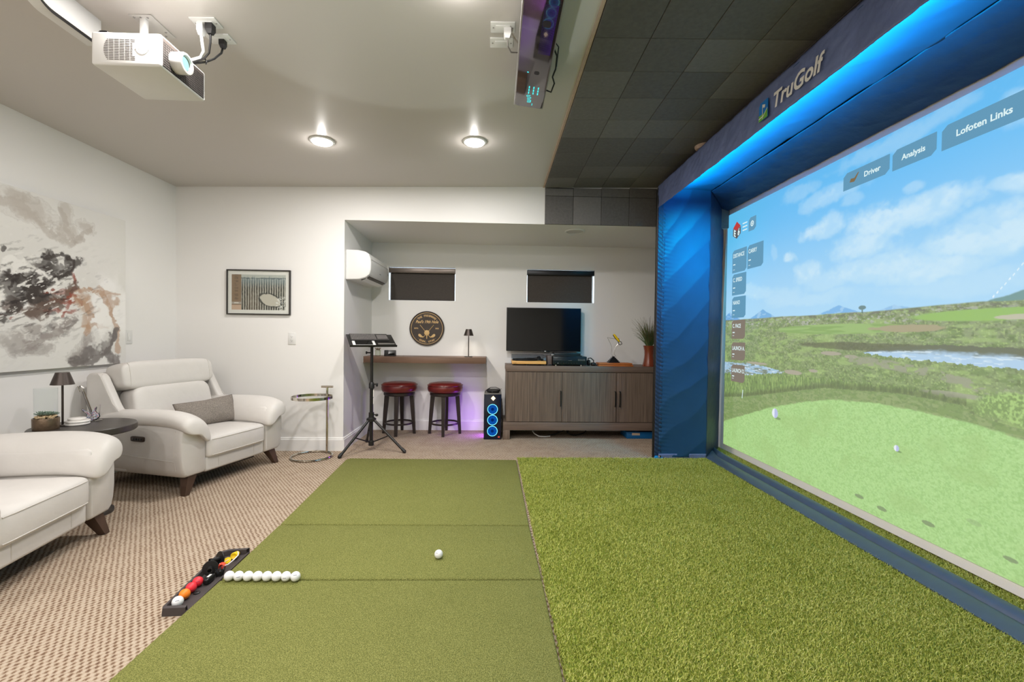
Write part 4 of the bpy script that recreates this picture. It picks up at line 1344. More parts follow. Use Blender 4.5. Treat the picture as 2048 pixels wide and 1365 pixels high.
for (x, y) in ((-0.155, -0.125), (0.130, -0.125), (-0.155, 0.12), (0.130, 0.12)):
    b = MB(); b.lathe([(0.001, 0), (0.013, 0), (0.013, 0.013), (0.001, 0.0135)], 18, c=(x, y, 0)); b.build('foot', 'steel', t)
t = thing('media_player', 'slim black media player lying on top of the amplifier', 'media player', (0.815, 5.170, CZ + 0.105))
b = MB(); b.box(-0.165, 0.165, -0.115, 0.115, 0.0, 0.010, bev=0.003); b.box(-0.150, 0.150, -0.105, 0.105, 0.008, 0.036, bev=0.004)
b.build('case', 'black', t)
b = MB(); b.box(-0.145, 0.145, -0.108, -0.104, 0.010, 0.030, bev=0.001); b.build('front_panel', 'ampface', t)
b = MB(); b.box(0.150, 0.180, -0.10, -0.06, 0.0, 0.010, bev=0.002); b.box(-0.18, -0.15, -0.10, -0.06, 0.0, 0.024, bev=0.002); b.build('bracket', 'silver', t)
t = thing('bookshelf_speaker', 'narrow taupe speaker between turntable and amplifier', 'speaker', (0.613, 5.130, CZ))
b = MB(); b.box(-0.024, 0.024, -0.09, 0.09, 0.012, 0.112, bev=0.003); b.build('cabinet', 'taupe', t)
b = MB(); b.box(-0.030, 0.030, -0.10, 0.095, 0.0, 0.014, bev=0.004); b.build('base', 'black', t)
t = thing('headphones', 'black tangled headphones with cable between amplifier and cherry box', 'headphones', (1.085, 5.10, CZ))
b = MB(); b.squad((-0.022, 0, 0.035), (0.020, 0.036, 0.034), 0.7, 0.8); b.squad((0.028, -0.02, 0.020), (0.030, 0.032, 0.019), 0.7, 0.8)
b.build('ear_cup', 'black', t, smooth=180)
b = MB(); b.squad((-0.008, -0.03, 0.036), (0.008, 0.010, 0.016), 0.8, 0.8); b.build('silver_ring', 'steel', t, smooth=180)
b = MB(); b.tube([(-0.03, 0, 0.06), (-0.02, 0.03, 0.082), (0.01, 0.03, 0.085), (0.035, 0.0, 0.06), (0.03, -0.02, 0.03)], 0.006, 8); b.build('headband', 'black', t)
pts = [(0.05 + 0.035 * math.cos(k * 0.8), -0.02 + 0.03 * math.sin(k * 0.8), 0.006 + 0.004 * (k % 4)) for k in range(30)]
b = MB(); b.tube(pts, 0.003, 6); b.build('cable', 'rubberin', t)
t = thing('wooden_box', 'long cherry wood box on the right half of the cabinet', 'box', (1.350, 5.095, CZ))
b = MB(); b.box(-0.190, 0.200, -0.090, 0.090, 0.0, 0.018, bev=0.002); b.build('body', 'cherry', t)
b = MB(); b.box(-0.186, 0.190, -0.086, 0.086, 0.0195, 0.038, bev=0.005); b.build('lid', 'cherry', t)
b = MB(); b.box(-0.02, 0.03, -0.0915, -0.0895, 0.012, 0.022); b.build('latch', 'cherry', t)
t = thing('star_trophy', 'wire star trophy with small yellow guitar on a stepped black base', 'trophy', (1.346, 5.10, CZ + 0.038))
b = MB()
for k in range(5):
    b.box(-0.062 + k * 0.012, 0.062 - k * 0.012, -0.045 + k * 0.008, 0.045 - k * 0.008, k * 0.014, k * 0.014 + 0.0145)
b.build('base', 'gtrblack', t, smooth=0)
b = MB()
st = [(-0.072, 0.285), (-0.020, 0.275), (0.020, 0.270), (0.050, 0.262), (0.078, 0.255), (0.040, 0.200), (0.016, 0.165), (0.010, 0.095), (0.030, 0.068)]
b.tube([(x, 0, z) for x, z in st], 0.0022, 6)
b.tube([(-0.072, 0, 0.285), (-0.035, 0, 0.215), (-0.018, 0, 0.175), (-0.016, 0, 0.100), (-0.035, 0, 0.068)], 0.0022, 6)
b.tube([(-0.018, 0, 0.175), (-0.026, 0, 0.1), (0.0, 0, 0.07)], 0.0018, 6)
b.build('wire_star', 'steel', t)
T = Matrix.Translation((0.060, -0.008, 0.245)) @ Matrix.Rotation(R(-38), 4, 'Y')
b = MB(); b.squad((0, 0, 0.045), (0.013, 0.006, 0.058), 0.8, 0.8, T=T)
g_ = b.build('yellow_guitar', 'yellow', t, smooth=180)
b = MB(); b.tube([T @ Vector(p) for p in [(-0.012, 0, 0.10), (-0.016, 0, 0.05), (-0.010, 0, 0.0), (-0.022, 0, -0.018), (-0.018, 0, -0.042), (0.006, 0, -0.046), (0.016, 0, -0.024), (0.006, 0, -0.004), (0.016, 0, 0.03)]], 0.0042, 7)
b.build('black_outline', 'gtrblack', t)

t = thing('vase', 'copper red waisted vase of wispy green grass on the cabinet end', 'vase', (1.757, 5.100, CZ))
b = MB(); b.lathe([(0.001, 0), (0.072, 0), (0.073, 0.008), (0.064, 0.045), (0.055, 0.095), (0.052, 0.135), (0.054, 0.175), (0.062, 0.215), (0.068, 0.236), (0.063, 0.236), (0.050, 0.19), (0.047, 0.13), (0.001, 0.12)], 44)
b.build('vessel', 'vase', t, smooth=60)
for kind, n, mname, hmin, hmax, spread in (('green', 170, 'grass1', 0.12, 0.30, 0.16), ('olive', 150, 'grass2', 0.20, 0.38, 0.24)):
    b = MB()
    for k in range(n):
        a = random.random() * 2 * PI; r0 = 0.03 * math.sqrt(random.random())
        h = hmin + (hmax - hmin) * random.random(); sp = spread * (0.15 + 0.85 * random.random() ** 1.2)
        droop = random.random() * 0.9 if random.random() < 0.25 else random.random() * 0.25
        pts = []
        for i in range(7):
            u = i / 6
            rr = r0 + sp * u ** 1.6; zz = 0.215 + h * (u - droop * 0.55 * u ** 3)
            pts.append((rr * math.cos(a), min(rr * math.sin(a), 0.27), zz))
        b.tube(pts, 0.002, 3, radii=[0.0026 * (1 - 0.85 * i / 6) + 0.0003 for i in range(7)])
    g_ = b.build('grass_blades', mname, t, smooth=0); g_['kind'] = 'stuff'
    g_['label'] = {'green': 'green grass blades', 'olive': 'olive brown grass wisps'}[kind]

# under the cabinet
t = thing('blue_case', 'flat blue case with paper label on the floor under the cabinet', 'case', (1.660, 5.18, 0))
b = MB(); b.box(-0.16, 0.16, -0.13, 0.13, 0.0, 0.062, bev=0.005); b.build('body', 'bluebox', t)
b = MB(); b.box(-0.165, 0.165, -0.13, 0.135, 0.060, 0.076, bev=0.004); b.build('lid', 'bluebox', t)
b = MB(); b.box(-0.10, -0.01, -0.1335, -0.1305, 0.040, 0.066); b.build('paper_label', 'labelp', t, smooth=0)
b = MB(); b.tube([(0.42, 5.30, 0.10), (0.43, 5.20, 0.07), (0.46, 5.13, 0.035), (0.51, 5.10, 0.012), (0.58, 5.10, 0.008), (0.64, 5.12, 0.010)], 0.006, 8)
tag(b.build('power_cable', 'white'), 'white cable drooping to the floor under the cabinet', 'cable', 'cables under the cabinet')
b = MB(); b.tube([(0.62, 5.16, 0.008), (0.70, 5.17, 0.02), (0.80, 5.20, 0.055), (0.87, 5.19, 0.085)] + [(0.95 + 0.11 * math.cos(a), 5.18 + 0.03 * math.sin(2 * a), 0.055 - 0.045 * math.sin(a)) for a in [PI - 0.3 - 0.3 * k for k in range(24)]], 0.006, 8)
tag(b.build('power_cable', 'rubberin'), 'black cable loop hanging under the cabinet', 'cable', 'cables under the cabinet')

# ------------------------------------------------------------------ computer tower
t = thing('computer_tower', 'black computer tower with three glowing blue fans beside the cabinet', 'computer', (-0.013, 4.975, 0), R(0))
b = MB(); b.box(-0.101, 0.090, 0.006, 0.40, 0.0, 0.500, bev=0.003)
b.build('case', 'black', t)
b = MB(); b.box(-0.099, 0.088, 0.0, 0.0065, 0.004, 0.497, bev=0.001); b.build('front_glass', 'pcglass', t)
b = MB(); b.box(-0.098, 0.087, 0.01, 0.39, 0.500, 0.506, bev=0.002); b.build('top_panel', 'silver', t)
for z in (0.336, 0.217, 0.095):
    T = Matrix.Translation((-0.006, -0.0005, z)) @ Matrix.Rotation(R(90), 4, 'X')
    b = MB(); b.lathe([(0.051, 0), (0.057, 0), (0.0575, 0.002), (0.0505, 0.002), (0.051, 0)], 48, T=T, cap=False)
    fn = b.build('fan', 'ledcyan', t, smooth=0)
    b = MB()
    for k in range(9):
        a = 2 * PI * k / 9
        b.add([(0.016 * math.cos(a), 0.016 * math.sin(a), 0.0010), (0.050 * math.cos(a + 0.1), 0.050 * math.sin(a + 0.1), 0.0010), (0.050 * math.cos(a + 0.72), 0.050 * math.sin(a + 0.72), 0.0016), (0.016 * math.cos(a + 0.6), 0.016 * math.sin(a + 0.6), 0.0016)], [(0, 1, 2, 3)], T)
    b.build('fan_blades', 'ledblue', fn, smooth=0)
    b = MB(); b.lathe([(0.001, 0.0018), (0.017, 0.0018), (0.017, 0.0005)], 24, T=T); b.build('fan_hub', 'ledblue2', fn, smooth=0)
b = MB(); b.prism([(0, -0.027), (0.026, 0), (0, 0.027), (-0.026, 0)], 'z', 0, 0.0015, T=frame((0.0, -0.0002, 0.457), (1, 0, 0), (0, 0, 1))); b.build('diamond_logo', 'ledwarm', t, smooth=0)
b = MB(); b.box(0.056, 0.076, -0.0018, 0.0, 0.022, 0.038); b.build('red_badge', 'jblred', t, smooth=0)
for (p, e, c, s) in (((-0.135, 0.14, 0.05), 3.0, (0.38, 0.08, 1.0), 0.05),):
    ld = bpy.data.lights.new('case_glow', 'AREA'); ld.energy = 2.2; ld.color = c; ld.shape = 'RECTANGLE'; ld.size = 0.36; ld.size_y = 0.20
    lo = bpy.data.objects.new('case_glow', ld); lo.parent = t; lo.location = (-0.1035, 0.20, 0.13); lo.rotation_euler = (0, R(90), 0); COL.objects.link(lo)
b = MB(); b.box(-0.1026, -0.1012, 0.03, 0.37, 0.06, 0.44); b.build('side_glass', 'violet', t, smooth=0)
t = thing('controller_bundle', 'tangle of black controller and cable on top of the computer tower', 'cables', (-0.015, 5.10, 0.506))
b = MB(); b.squad((0, 0, 0.022), (0.075, 0.05, 0.021), 0.6, 0.6); b.build('controller', 'black', t, smooth=180)
b = MB(); b.tube([(-0.09, -0.02, 0.004), (-0.07, -0.03, 0.035), (-0.03, -0.03, 0.060), (0.03, -0.03, 0.062), (0.07, -0.02, 0.045), (0.082, 0.0, 0.01)], 0.0035, 6)
for q in range(3):
    b.tube([(0.01 * q + 0.07 * math.cos(a), -0.02 + 0.045 * math.sin(a), 0.012 + 0.012 * q + 0.008 * math.sin(2 * a + q)) for a in [k * 0.5 for k in range(13)]], 0.003, 6)
b.build('cable', 'rubberin', t)
b = MB(); b.ball((-0.01, -0.055, 0.012), 0.007, 10, 8); b.build('metal_plug', 'steel', t, smooth=180)

# ------------------------------------------------------------------ tripod stand with tray
TX, TY = -1.210, 4.495
t = thing('tripod_stand', 'black tripod laptop stand at the alcove corner', 'stand', (TX, TY, 0))
for a in (-125, -16.5, 112):
    ca, sa = math.cos(R(a)), math.sin(R(a))
    b = MB(); b.tube([(0.035 * ca, 0.035 * sa, 0.300), (0.355 * ca, 0.355 * sa, 0.022)], 0.0125, 14)
    lg = b.build('leg', 'blackmetal', t)
    b = MB(); b.tube([(0.335 * ca, 0.335 * sa, 0.040), (0.366 * ca, 0.366 * sa, 0.0135), (0.372 * ca, 0.372 * sa, 0.0135)], 0.017, 14, radii=[0.0145, 0.0175, 0.013])
    b.build('rubber_foot', 'rubberin', lg)
    b = MB(); b.tube([(0.020 * ca, 0.020 * sa, 0.085), (0.195 * ca, 0.195 * sa, 0.161)], 0.006, 8)
    b.build('brace', 'blackmetal', t)
b = MB(); b.tube([(0, 0, 0.055), (0, 0, 0.66)], 0.0175, 18); b.build('lower_pole', 'blackmetal', t)
b = MB(); b.tube([(0, 0, 0.62), (0, 0, 1.035)], 0.0145, 18); b.build('upper_pole', 'blackmetal', t)
b = MB(); b.lathe([(0.02, 0.05), (0.026, 0.05), (0.026, 0.095), (0.02, 0.10)], 20); b.build('brace_hub', 'black', t)
b = MB(); b.lathe([(0.02, 0.285), (0.045, 0.29), (0.047, 0.315), (0.026, 0.33), (0.026, 0.375), (0.018, 0.38)], 20); b.build('leg_hub', 'black', t)
b = MB(); b.lathe([(0.018, 0.61), (0.027, 0.615), (0.027, 0.66), (0.018, 0.675)], 20); b.build('collar', 'black', t)
b = MB(); b.box(0.02, 0.05, -0.006, 0.006, 0.650, 0.662, bev=0.003); b.squad((0.052, 0, 0.650), (0.010, 0.012, 0.018), 0.6, 0.6); b.build('clamp_lever', 'black', t)
b = MB(); b.box(0.02, 0.050, -0.006, 0.006, 0.350, 0.360, bev=0.003); b.squad((0.052, 0, 0.350), (0.014, 0.012, 0.012), 0.6, 0.6); b.build('clamp_knob', 'black', t)
b = MB(); b.box(0.018, 0.024, -0.010, -0.004, 0.53, 0.60); b.box(0.019, 0.0235, -0.0105, -0.004, 0.46, 0.52); b.build('tag', 'printwhite', t)
b = MB(); b.tube([(-0.010, 0, 0.965), (-0.048, 0, 0.965)], 0.007, 10); b.squad((-0.052, 0, 0.965), (0.007, 0.014, 0.014), 0.5, 0.8); b.build('height_knob', 'black', t)
b = MB(); b.box(-0.035, 0.035, -0.03, 0.03, 1.02, 1.065, bev=0.008); b.build('tilt_head', 'black', t)
TT = Matrix.Translation((-0.008, 0.010, 1.088)) @ Matrix.Rotation(R(26), 4, 'Z') @ Matrix.Rotation(R(23.5), 4, 'X')
b = MB(); b.box(-0.222, 0.222, -0.142, 0.142, -0.008, 0.0, bev=0.004, T=TT)
b.box(-0.222, 0.222, -0.142, -0.134, -0.008, 0.012, bev=0.002, T=TT)
tr = b.build('tray', 'blackmetal', t)
TW = Matrix.Translation((TX, TY, 0)) @ TT
b = MB(); b.box(-0.195, 0.172, -0.020, 0.130, 0.0, 0.013, bev=0.005)
kb = b.build('keyboard', 'kbd'); kb.matrix_world = TW @ Matrix.Translation((0, 0, 0.0005)); tag(kb, 'dark grey keyboard with touchpad on the tripod tray', 'keyboard')
kk = MB()
for r_ in range(6):
    for c_ in range(15):
        kk.box(-0.186 + c_ * 0.0156, -0.186 + c_ * 0.0156 + 0.0128, -0.010 + r_ * 0.0215, -0.010 + r_ * 0.0215 + 0.017, 0.0125, 0.0155, bev=0.001, seg=1)
q = kk.build('keys', 'key', kb, smooth=0); q['kind'] = 'stuff'
b = MB(); b.box(0.060, 0.160, 0.005, 0.10, 0.0125, 0.0136); b.build('touchpad', 'key', kb, smooth=0)
b = MB(); b.box(-0.190, 0.022, -0.128, -0.030, 0.0, 0.008, bev=0.003)
ph_ = b.build('tablet', 'white'); ph_.matrix_world = TW @ Matrix.Translation((0, 0, 0.0005)); tag(ph_, 'white framed tablet on the front of the tripod tray', 'tablet')
b = MB(); b.box(-0.165, -0.004, -0.124, -0.034, 0.0078, 0.0086); b.build('screen', 'darkglass', ph_, smooth=0)
b = MB(); b.box(0.045, 0.205, -0.112, -0.092, 0.0, 0.012, bev=0.004)
rc = b.build('remote_control', 'silver'); rc.matrix_world = TW @ Matrix.Translation((0, 0, 0.0005)); tag(rc, 'slim grey remote on the right front of the tripod tray', 'remote')

# ------------------------------------------------------------------ golf floor: turf, putting mats, ball tray
def poly_slab(mb, poly, z0, z1, round_=0.006):
    mb.prism(poly, 'z', z0, z1, bev=round_, seg=2)


MATZ = 0.024
EL = [(-1.322, 4.129), (-1.256, 2.700), (-1.240, 2.098), (-1.228, -0.40)]
ER = [(0.205, 4.095), (0.217, 2.678), (0.232, 2.082), (0.262, -0.40)]
MLAB = ['far panel of the green putting mat, reaching towards the alcove', 'narrow middle panel of the green putting mat under the loose ball', 'near panel of the green putting mat in the foreground']
for k in range(3):
    g = 0.0045
    p = [(EL[k][0], EL[k][1] - g), (EL[k + 1][0], EL[k + 1][1] + g), (ER[k + 1][0], ER[k + 1][1] + g), (ER[k][0], ER[k][1] - g)]
    if k == 0:
        p = p[1:] + [(ER[0][0], ER[0][1] - g), (EL[0][0] + 0.03, EL[0][1]), (EL[0][0], EL[0][1] - 0.035)]
        p = [p[0], p[1], p[2], p[4], p[5]]
    b = MB(); poly_slab(b, p, 0.0, MATZ, 0.009)
    tag(b.build('putting_mat', 'mat', smooth=50), MLAB[k], 'mat', 'putting mat panels')

t = thing('turf_mat', 'long pile artificial turf hitting area in front of the screen', 'turf', (0, 0, 0))
TP = [(0.224, 4.190), (0.272, -0.45), (2.48, -0.45), (2.48, 4.66), (2.03, 4.66), (2.03, 4.190)]
b = MB(); b.prism(TP, 'z', 0.0, 0.012)
b.build('turf_backing', 'turfbase', t, smooth=0)


def blades(n, x0, x1, y0, y1, hmin, hmax, w):
    # more blades per square metre where the camera stands close
    x = RNG.uniform(x0, x1, n); y = y0 + (y1 - y0) * RNG.uniform(0, 1, n) ** 1.15
    lim = 0.213 + (4.19 - y) * (0.049 / 4.64) + 0.004
    ok = x > lim
    ok &= ~((x > 1.52) & (x < 2.03) & (y > 4.185))
    x, y = x[ok], y[ok]; n = len(x)
    a = RNG.uniform(0, 2 * PI, n); h = RNG.uniform(hmin, hmax, n); ln = RNG.uniform(0.2, 1.0, n) * h
    d = RNG.uniform(0, 2 * PI, n)
    z0 = np.full(n, 0.008)
    dx, dy = np.cos(a) * w, np.sin(a) * w
    lx, ly = np.cos(d) * ln, np.sin(d) * ln
    V = np.zeros((n, 5, 3), np.float32)
    V[:, 0] = np.stack([x - dx, y - dy, z0], -1); V[:, 1] = np.stack([x + dx, y + dy, z0], -1)
    V[:, 2] = np.stack([x + dx * 0.8 + lx * 0.4, y + dy * 0.8 + ly * 0.4, z0 + h * 0.6], -1)
    V[:, 3] = np.stack([x - dx * 0.8 + lx * 0.4, y - dy * 0.8 + ly * 0.4, z0 + h * 0.6], -1)
    V[:, 4] = np.stack([x + lx, y + ly, z0 + h * 0.95], -1)
    base = np.arange(n)[:, None] * 5
    quads = base + np.array([0, 1, 2, 3]); tris = base + np.array([3, 2, 4])
    me = bpy.data.meshes.new('grass_pile')
    me.vertices.add(n * 5); me.vertices.foreach_set('co', V.reshape(-1))
    li = np.concatenate([quads, tris], 1).reshape(-1).astype(np.int32)
    me.loops.add(len(li)); me.loops.foreach_set('vertex_index', li)
    me.polygons.add(2 * n)
    ls = (np.arange(n)[:, None] * 7 + np.array([0, 4])).reshape(-1).astype(np.int32)
    me.polygons.foreach_set('loop_start', ls)
    me.update(calc_edges=True)
    me.materials.append(M['blade'])
    o = bpy.data.objects.new('grass_pile', me); COL.objects.link(o)
    return o


g_ = blades(270000, 0.21, 2.02, 1.25, 4.19, 0.010, 0.022, 0.0016); g_.parent = t; g_['kind'] = 'stuff'; g_['label'] = 'green synthetic grass blades'
g_ = blades(30000, 2.19, 2.40, 1.4, 4.64, 0.012, 0.026, 0.0018); g_.parent = t; g_['kind'] = 'stuff'; g_['label'] = 'strip of synthetic grass under the screen'

# ball tray along the mat edge
t = thing('ball_tray', 'long dark rubber ball tray lying along the putting mat edge', 'tray', (0, 0, 0))
out = [(-1.244, 1.868), (-1.334, 1.862), (-1.343, 1.874), (-1.393, 2.338), (-1.362, 2.370), (-1.262, 2.384)]
inn = [(-1.250, 1.886), (-1.326, 1.880), (-1.331, 1.888), (-1.377, 2.326), (-1.352, 2.352), (-1.268, 2.364)]
b = MB(); n_ = len(out); z1 = 0.034; zi = 0.010
vs = [(x, y, 0) for x, y in out] + [(x + (0.004 if x < -1.30 else 0), y, z1) for x, y in out] + [(x, y, z1) for x, y in inn] + [(x + 0.004, y, zi) for x, y in inn]
fs = []
for i in range(n_ - 1):
    for k in range(3):
        fs.append((k * n_ + i, k * n_ + i + 1, (k + 1) * n_ + i + 1, (k + 1) * n_ + i))
fs.append(tuple(3 * n_ + i for i in range(n_)))
b.add(vs, fs)
b.build('tray_body', 'rubber', t, smooth=30)
b = MB(); b.prism([(-1.252, 1.87), (-1.243, 1.87), (-1.2605, 2.38), (-1.2695, 2.38)], 'z', 0.0, 0.014)
b.build('tray_lip', 'rubber', t, smooth=0)

BR = 0.02135
bm_ = bmesh.new()
bmesh.ops.create_icosphere(bm_, subdivisions=5, radius=BR)
# dimples pressed into the surface
nd_ = 200
ga = PI * (3 - math.sqrt(5))
cen = [Vector((math.cos(ga * i) * math.sqrt(1 - (1 - 2 * (i + .5) / nd_) ** 2), math.sin(ga * i) * math.sqrt(1 - (1 - 2 * (i + .5) / nd_) ** 2), 1 - 2 * (i + .5) / nd_)) for i in range(nd_)]
CN = np.array([tuple(c) for c in cen])
for v in bm_.verts:
    d = CN @ np.array(v.co.normalized())
    q = math.acos(max(-1, min(1, d.max()))) / 0.115
    if q < 1:
        v.co *= 1 - 0.010 * (1 - q * q)
ballmesh = bpy.data.meshes.new('golf_ball'); bm_.to_mesh(ballmesh); bm_.free(); ballmesh.shade_smooth()
ballmesh.materials.append(M['ball'])


def golf_ball(label, loc, m='ball', marked=None, group=None):
    me = ballmesh
    if m != 'ball':
        me = ballmesh.copy(); me.materials[0] = M[m]
    o = bpy.data.objects.new('golf_ball', me); COL.objects.link(o); o.location = loc
    tag(o, label, 'golf ball', group)
    if marked is not None:
        T = Matrix.Rotation(marked[0], 4, 'Z') @ Matrix.Rotation(marked[1], 4, 'X')
        q = MB()
        for i in range(5):
            a0 = -0.32 + i * 0.13
            q.add([(BR * 1.004 * math.sin(a), -BR * 1.004 * math.cos(a) * math.cos(w), BR * 1.004 * math.sin(w)) for a, w in ((a0, -0.05), (a0 + 0.11, -0.05), (a0 + 0.11, 0.05), (a0, 0.05))], [(0, 1, 2, 3)], T)
        q.build('printed_mark', 'mark', o, smooth=0)
    return o


ORD = ['first', 'second', 'third', 'fourth', 'fifth', 'sixth', 'seventh', 'last']
for k in range(8):
    lab = 'white golf ball, %s from the tray end of the row of eight on the mat' % ORD[k]
    golf_ball(lab, (-1.196 + 0.0429 * k, 2.087 - 0.0012 * k, MATZ + BR), marked=[None, (0.4, -0.2), None, (-0.5, 0.2), (0.2, 0.7), (-0.4, 0.6), (0.1, -0.1), (0.3, -0.7)][k], group='row of white golf balls on the mat')
golf_ball('single white golf ball alone on the middle putting mat panel', (-0.272, 2.282, MATZ + BR), marked=(-0.5, -0.6))
golf_ball('white golf ball in the near end of the dark tray', (-1.306, 1.914, zi + BR), marked=(0.5, -0.6))
golf_ball('orange golf ball in the dark tray', (-1.314, 1.968, zi + BR), 'orange', marked=(0.7, 0.3))
golf_ball('red golf ball beside the orange one in the tray', (-1.320, 2.019, zi + BR), 'red', marked=(0.7, 0.2))
golf_ball('red golf ball farther from the orange one in the tray', (-1.322, 2.066, zi + BR), 'red', marked=(0.6, -0.4))


def rubber_tee(label, loc, rot):
    t = thing('rubber_tee', label, 'tee', loc, group='black rubber tees in the tray')
    t.rotation_euler = rot
    b = MB(); b.lathe([(0.001, -0.0025), (0.032, -0.0025), (0.033, 0), (0.032, 0.0025), (0.001, 0.0025)], 30); b.build('disc', 'rubberin', t)
    b = MB(); b.lathe([(0.010, 0.0025), (0.0095, 0.04), (0.012, 0.05), (0.0085, 0.05), (0.006, 0.03)], 20, cap=False); b.lathe([(0.001, 0.03), (0.0085, 0.03)], 12); b.build('stem', 'rubberin', t)


rubber_tee('black rubber tee in the middle of the tray, disc tilted up, stem towards the camera', (-1.325, 2.160, 0.0445), (R(80), 0, R(28)))
rubber_tee('black rubber tee farther along the tray, near the yellow tee', (-1.335, 2.255, 0.0435), (R(82), 0, R(-30)))
t = thing('ball_marker_clip', 'glossy black clip lying in the tray beside the red balls', 'clip', (-1.292, 2.098, zi))
b = MB(); b.squad((0, 0, 0.016), (0.014, 0.030, 0.015), 0.6, 0.5); b.build('body', 'gtrblack', t, smooth=180)
b = MB(); b.box(-0.004, 0.006, -0.012, 0.012, 0.0295, 0.0315); b.build('white_mark', 'printwhite', t, smooth=0)
t = thing('tee_cluster', 'cluster of small black tees beside the red cone', 'tees', (-1.282, 2.162, zi))
b = MB()
for k in range(6):
    a = k * 1.1
    b.tube([(0.010 * math.cos(a), 0.014 * math.sin(a), 0.006), (0.018 * math.cos(a), 0.026 * math.sin(a), 0.028)], 0.005, 8, radii=[0.008, 0.003])
b.build('spikes', 'rubberin', t)
t = thing('tee_disc', 'small flat black tee lying in the tray by the orange ball', 'tee', (-1.292, 2.012, zi))
b = MB(); b.lathe([(0.001, 0), (0.013, 0), (0.013, 0.004), (0.009, 0.006), (0.001, 0.006)], 24); b.lathe([(0.002, 0.006), (0.002, 0.009), (0.001, 0.0095)], 8); b.build('body', 'rubberin', t)
t = thing('red_tee', 'red-orange plastic cone tee tied to a white string in the tray', 'tee', (-1.300, 2.206, zi + 0.018))
b = MB(); b.lathe([(0.017, -0.016), (0.0105, 0.014), (0.009, 0.014), (0.014, -0.016), (0.017, -0.016)], 24, cap=False, T=Matrix.Rotation(R(70), 4, 'X') @ Matrix.Rotation(R(20), 4, 'Y')); b.lathe([(0.001, 0.0), (0.012, 0.0)], 16, T=Matrix.Rotation(R(70), 4, 'X') @ Matrix.Rotation(R(20), 4, 'Y')); b.build('cone', 'redtee', t)
b = MB(); b.tube([(0.0, 0.0, 0.0), (0.024, 0.01, 0.004), (0.034, 0.045, 0.0115), (0.030, 0.085, 0.011), (0.015, 0.115, 0.010), (0.008, 0.122, 0.012)], 0.0026, 6); b.tube([(0.0, 0.0, 0.006), (-0.014, 0.008, 0.010), (-0.02, 0.02, 0.0), (0.0, 0.06, 0.004)], 0.0014, 6); b.build('string', 'string', t)
t = thing('yellow_tee', 'yellow plastic tee lying in the far end of the tray', 'tee', (-1.300, 2.320, zi + 0.017))
T = Matrix.Rotation(R(76), 4, 'X') @ Matrix.Rotation(R(12), 4, 'Y')
b = MB(); b.lathe([(0.001, -0.030), (0.013, -0.030), (0.0165, 0.020), (0.014, 0.026), (0.001, 0.020)], 24, T=T); b.build('body', 'yellow', t)
b = MB(); b.lathe([(0.001, 0), (0.018, 0), (0.018, 0.004), (0.001, 0.0045)], 24, T=Matrix.Translation((-0.010, -0.052, -0.004)) @ Matrix.Rotation(R(30), 4, 'X')); b.build('cap', 'yellow', t)

# ------------------------------------------------------------------ golf enclosure
EY0, EY1 = 0.48, 4.22


def folds(P, amp, seed, nrm, n, slope, soft=0.35):
    """long soft diagonal folds, as in stretched nylon"""
    h, w = P.shape[:2]
    U, V = np.meshgrid(np.linspace(0, 1, w), np.linspace(0, 1, h))
    ph = n * (V - slope * U * (0.7 + 0.6 * V)) + 0.8 * fbm(U * 1.5, V * n * 0.5, 3, seed)
    m = vnoise(U * 2.2 + 3, V * n * 0.9 + 1, seed + 2)
    f = (np.abs((ph % 1.0) * 2 - 1) ** 2.2) * (0.3 + 1.0 * m)
    d = amp * f + amp * 0.35 * (fbm(U * 4, V * n * 1.2, 3, seed + 5) - 0.5)
    return P + d[..., None] * np.asarray(nrm, float)


def cloth(P, amp, seed, nrm, scale=(6, 6), diag=0.0):
    """wrinkle a grid of points along nrm"""
    h, w = P.shape[:2]
    U, V = np.meshgrid(np.linspace(0, scale[0], w), np.linspace(0, scale[1], h))
    q = fbm(U + diag * V, V - diag * U * 0.6, 4, seed) - 0.5
    rdg = 0.5 - np.abs(fbm((U + diag * V) * 0.8 + 5, (V - diag * U) * 1.6, 3, seed + 9) - 0.5) * 4
    d = (amp * (q * 1.2 + 0.6 * np.clip(rdg, 0, 1)))[..., None] * np.asarray(nrm, float)
    return P + d


def grid_mb(P):
    h, w = P.shape[:2]
    b = MB()
    fs = []
    for j in range(h - 1):
        for i in range(w - 1):
            a = j * w + i
            fs.append((a, a + 1, a + w + 1, a + w))
    b.add([tuple(p) for p in P.reshape(-1, 3)], fs)
    return b


def bilin(a, b_, c, d, w, h):
    """corners a(0,0) b(1,0) c(1,1) d(0,1)"""
    u, v = np.meshgrid(np.linspace(0, 1, w), np.linspace(0, 1, h))
    a, b_, c, d = [np.asarray(p, float) for p in (a, b_, c, d)]
    u = u[..., None]; v = v[..., None]
    return a * (1 - u) * (1 - v) + b_ * u * (1 - v) + c * u * v + d * (1 - u) * v


def sheet(name, m, parent, P, thick=0.0):
    o = grid_mb(P).build(name, m, parent, smooth=180)
    md = o.modifiers.new('cloth', 'SOLIDIFY'); md.thickness = 0.003; md.offset = 0
    return o


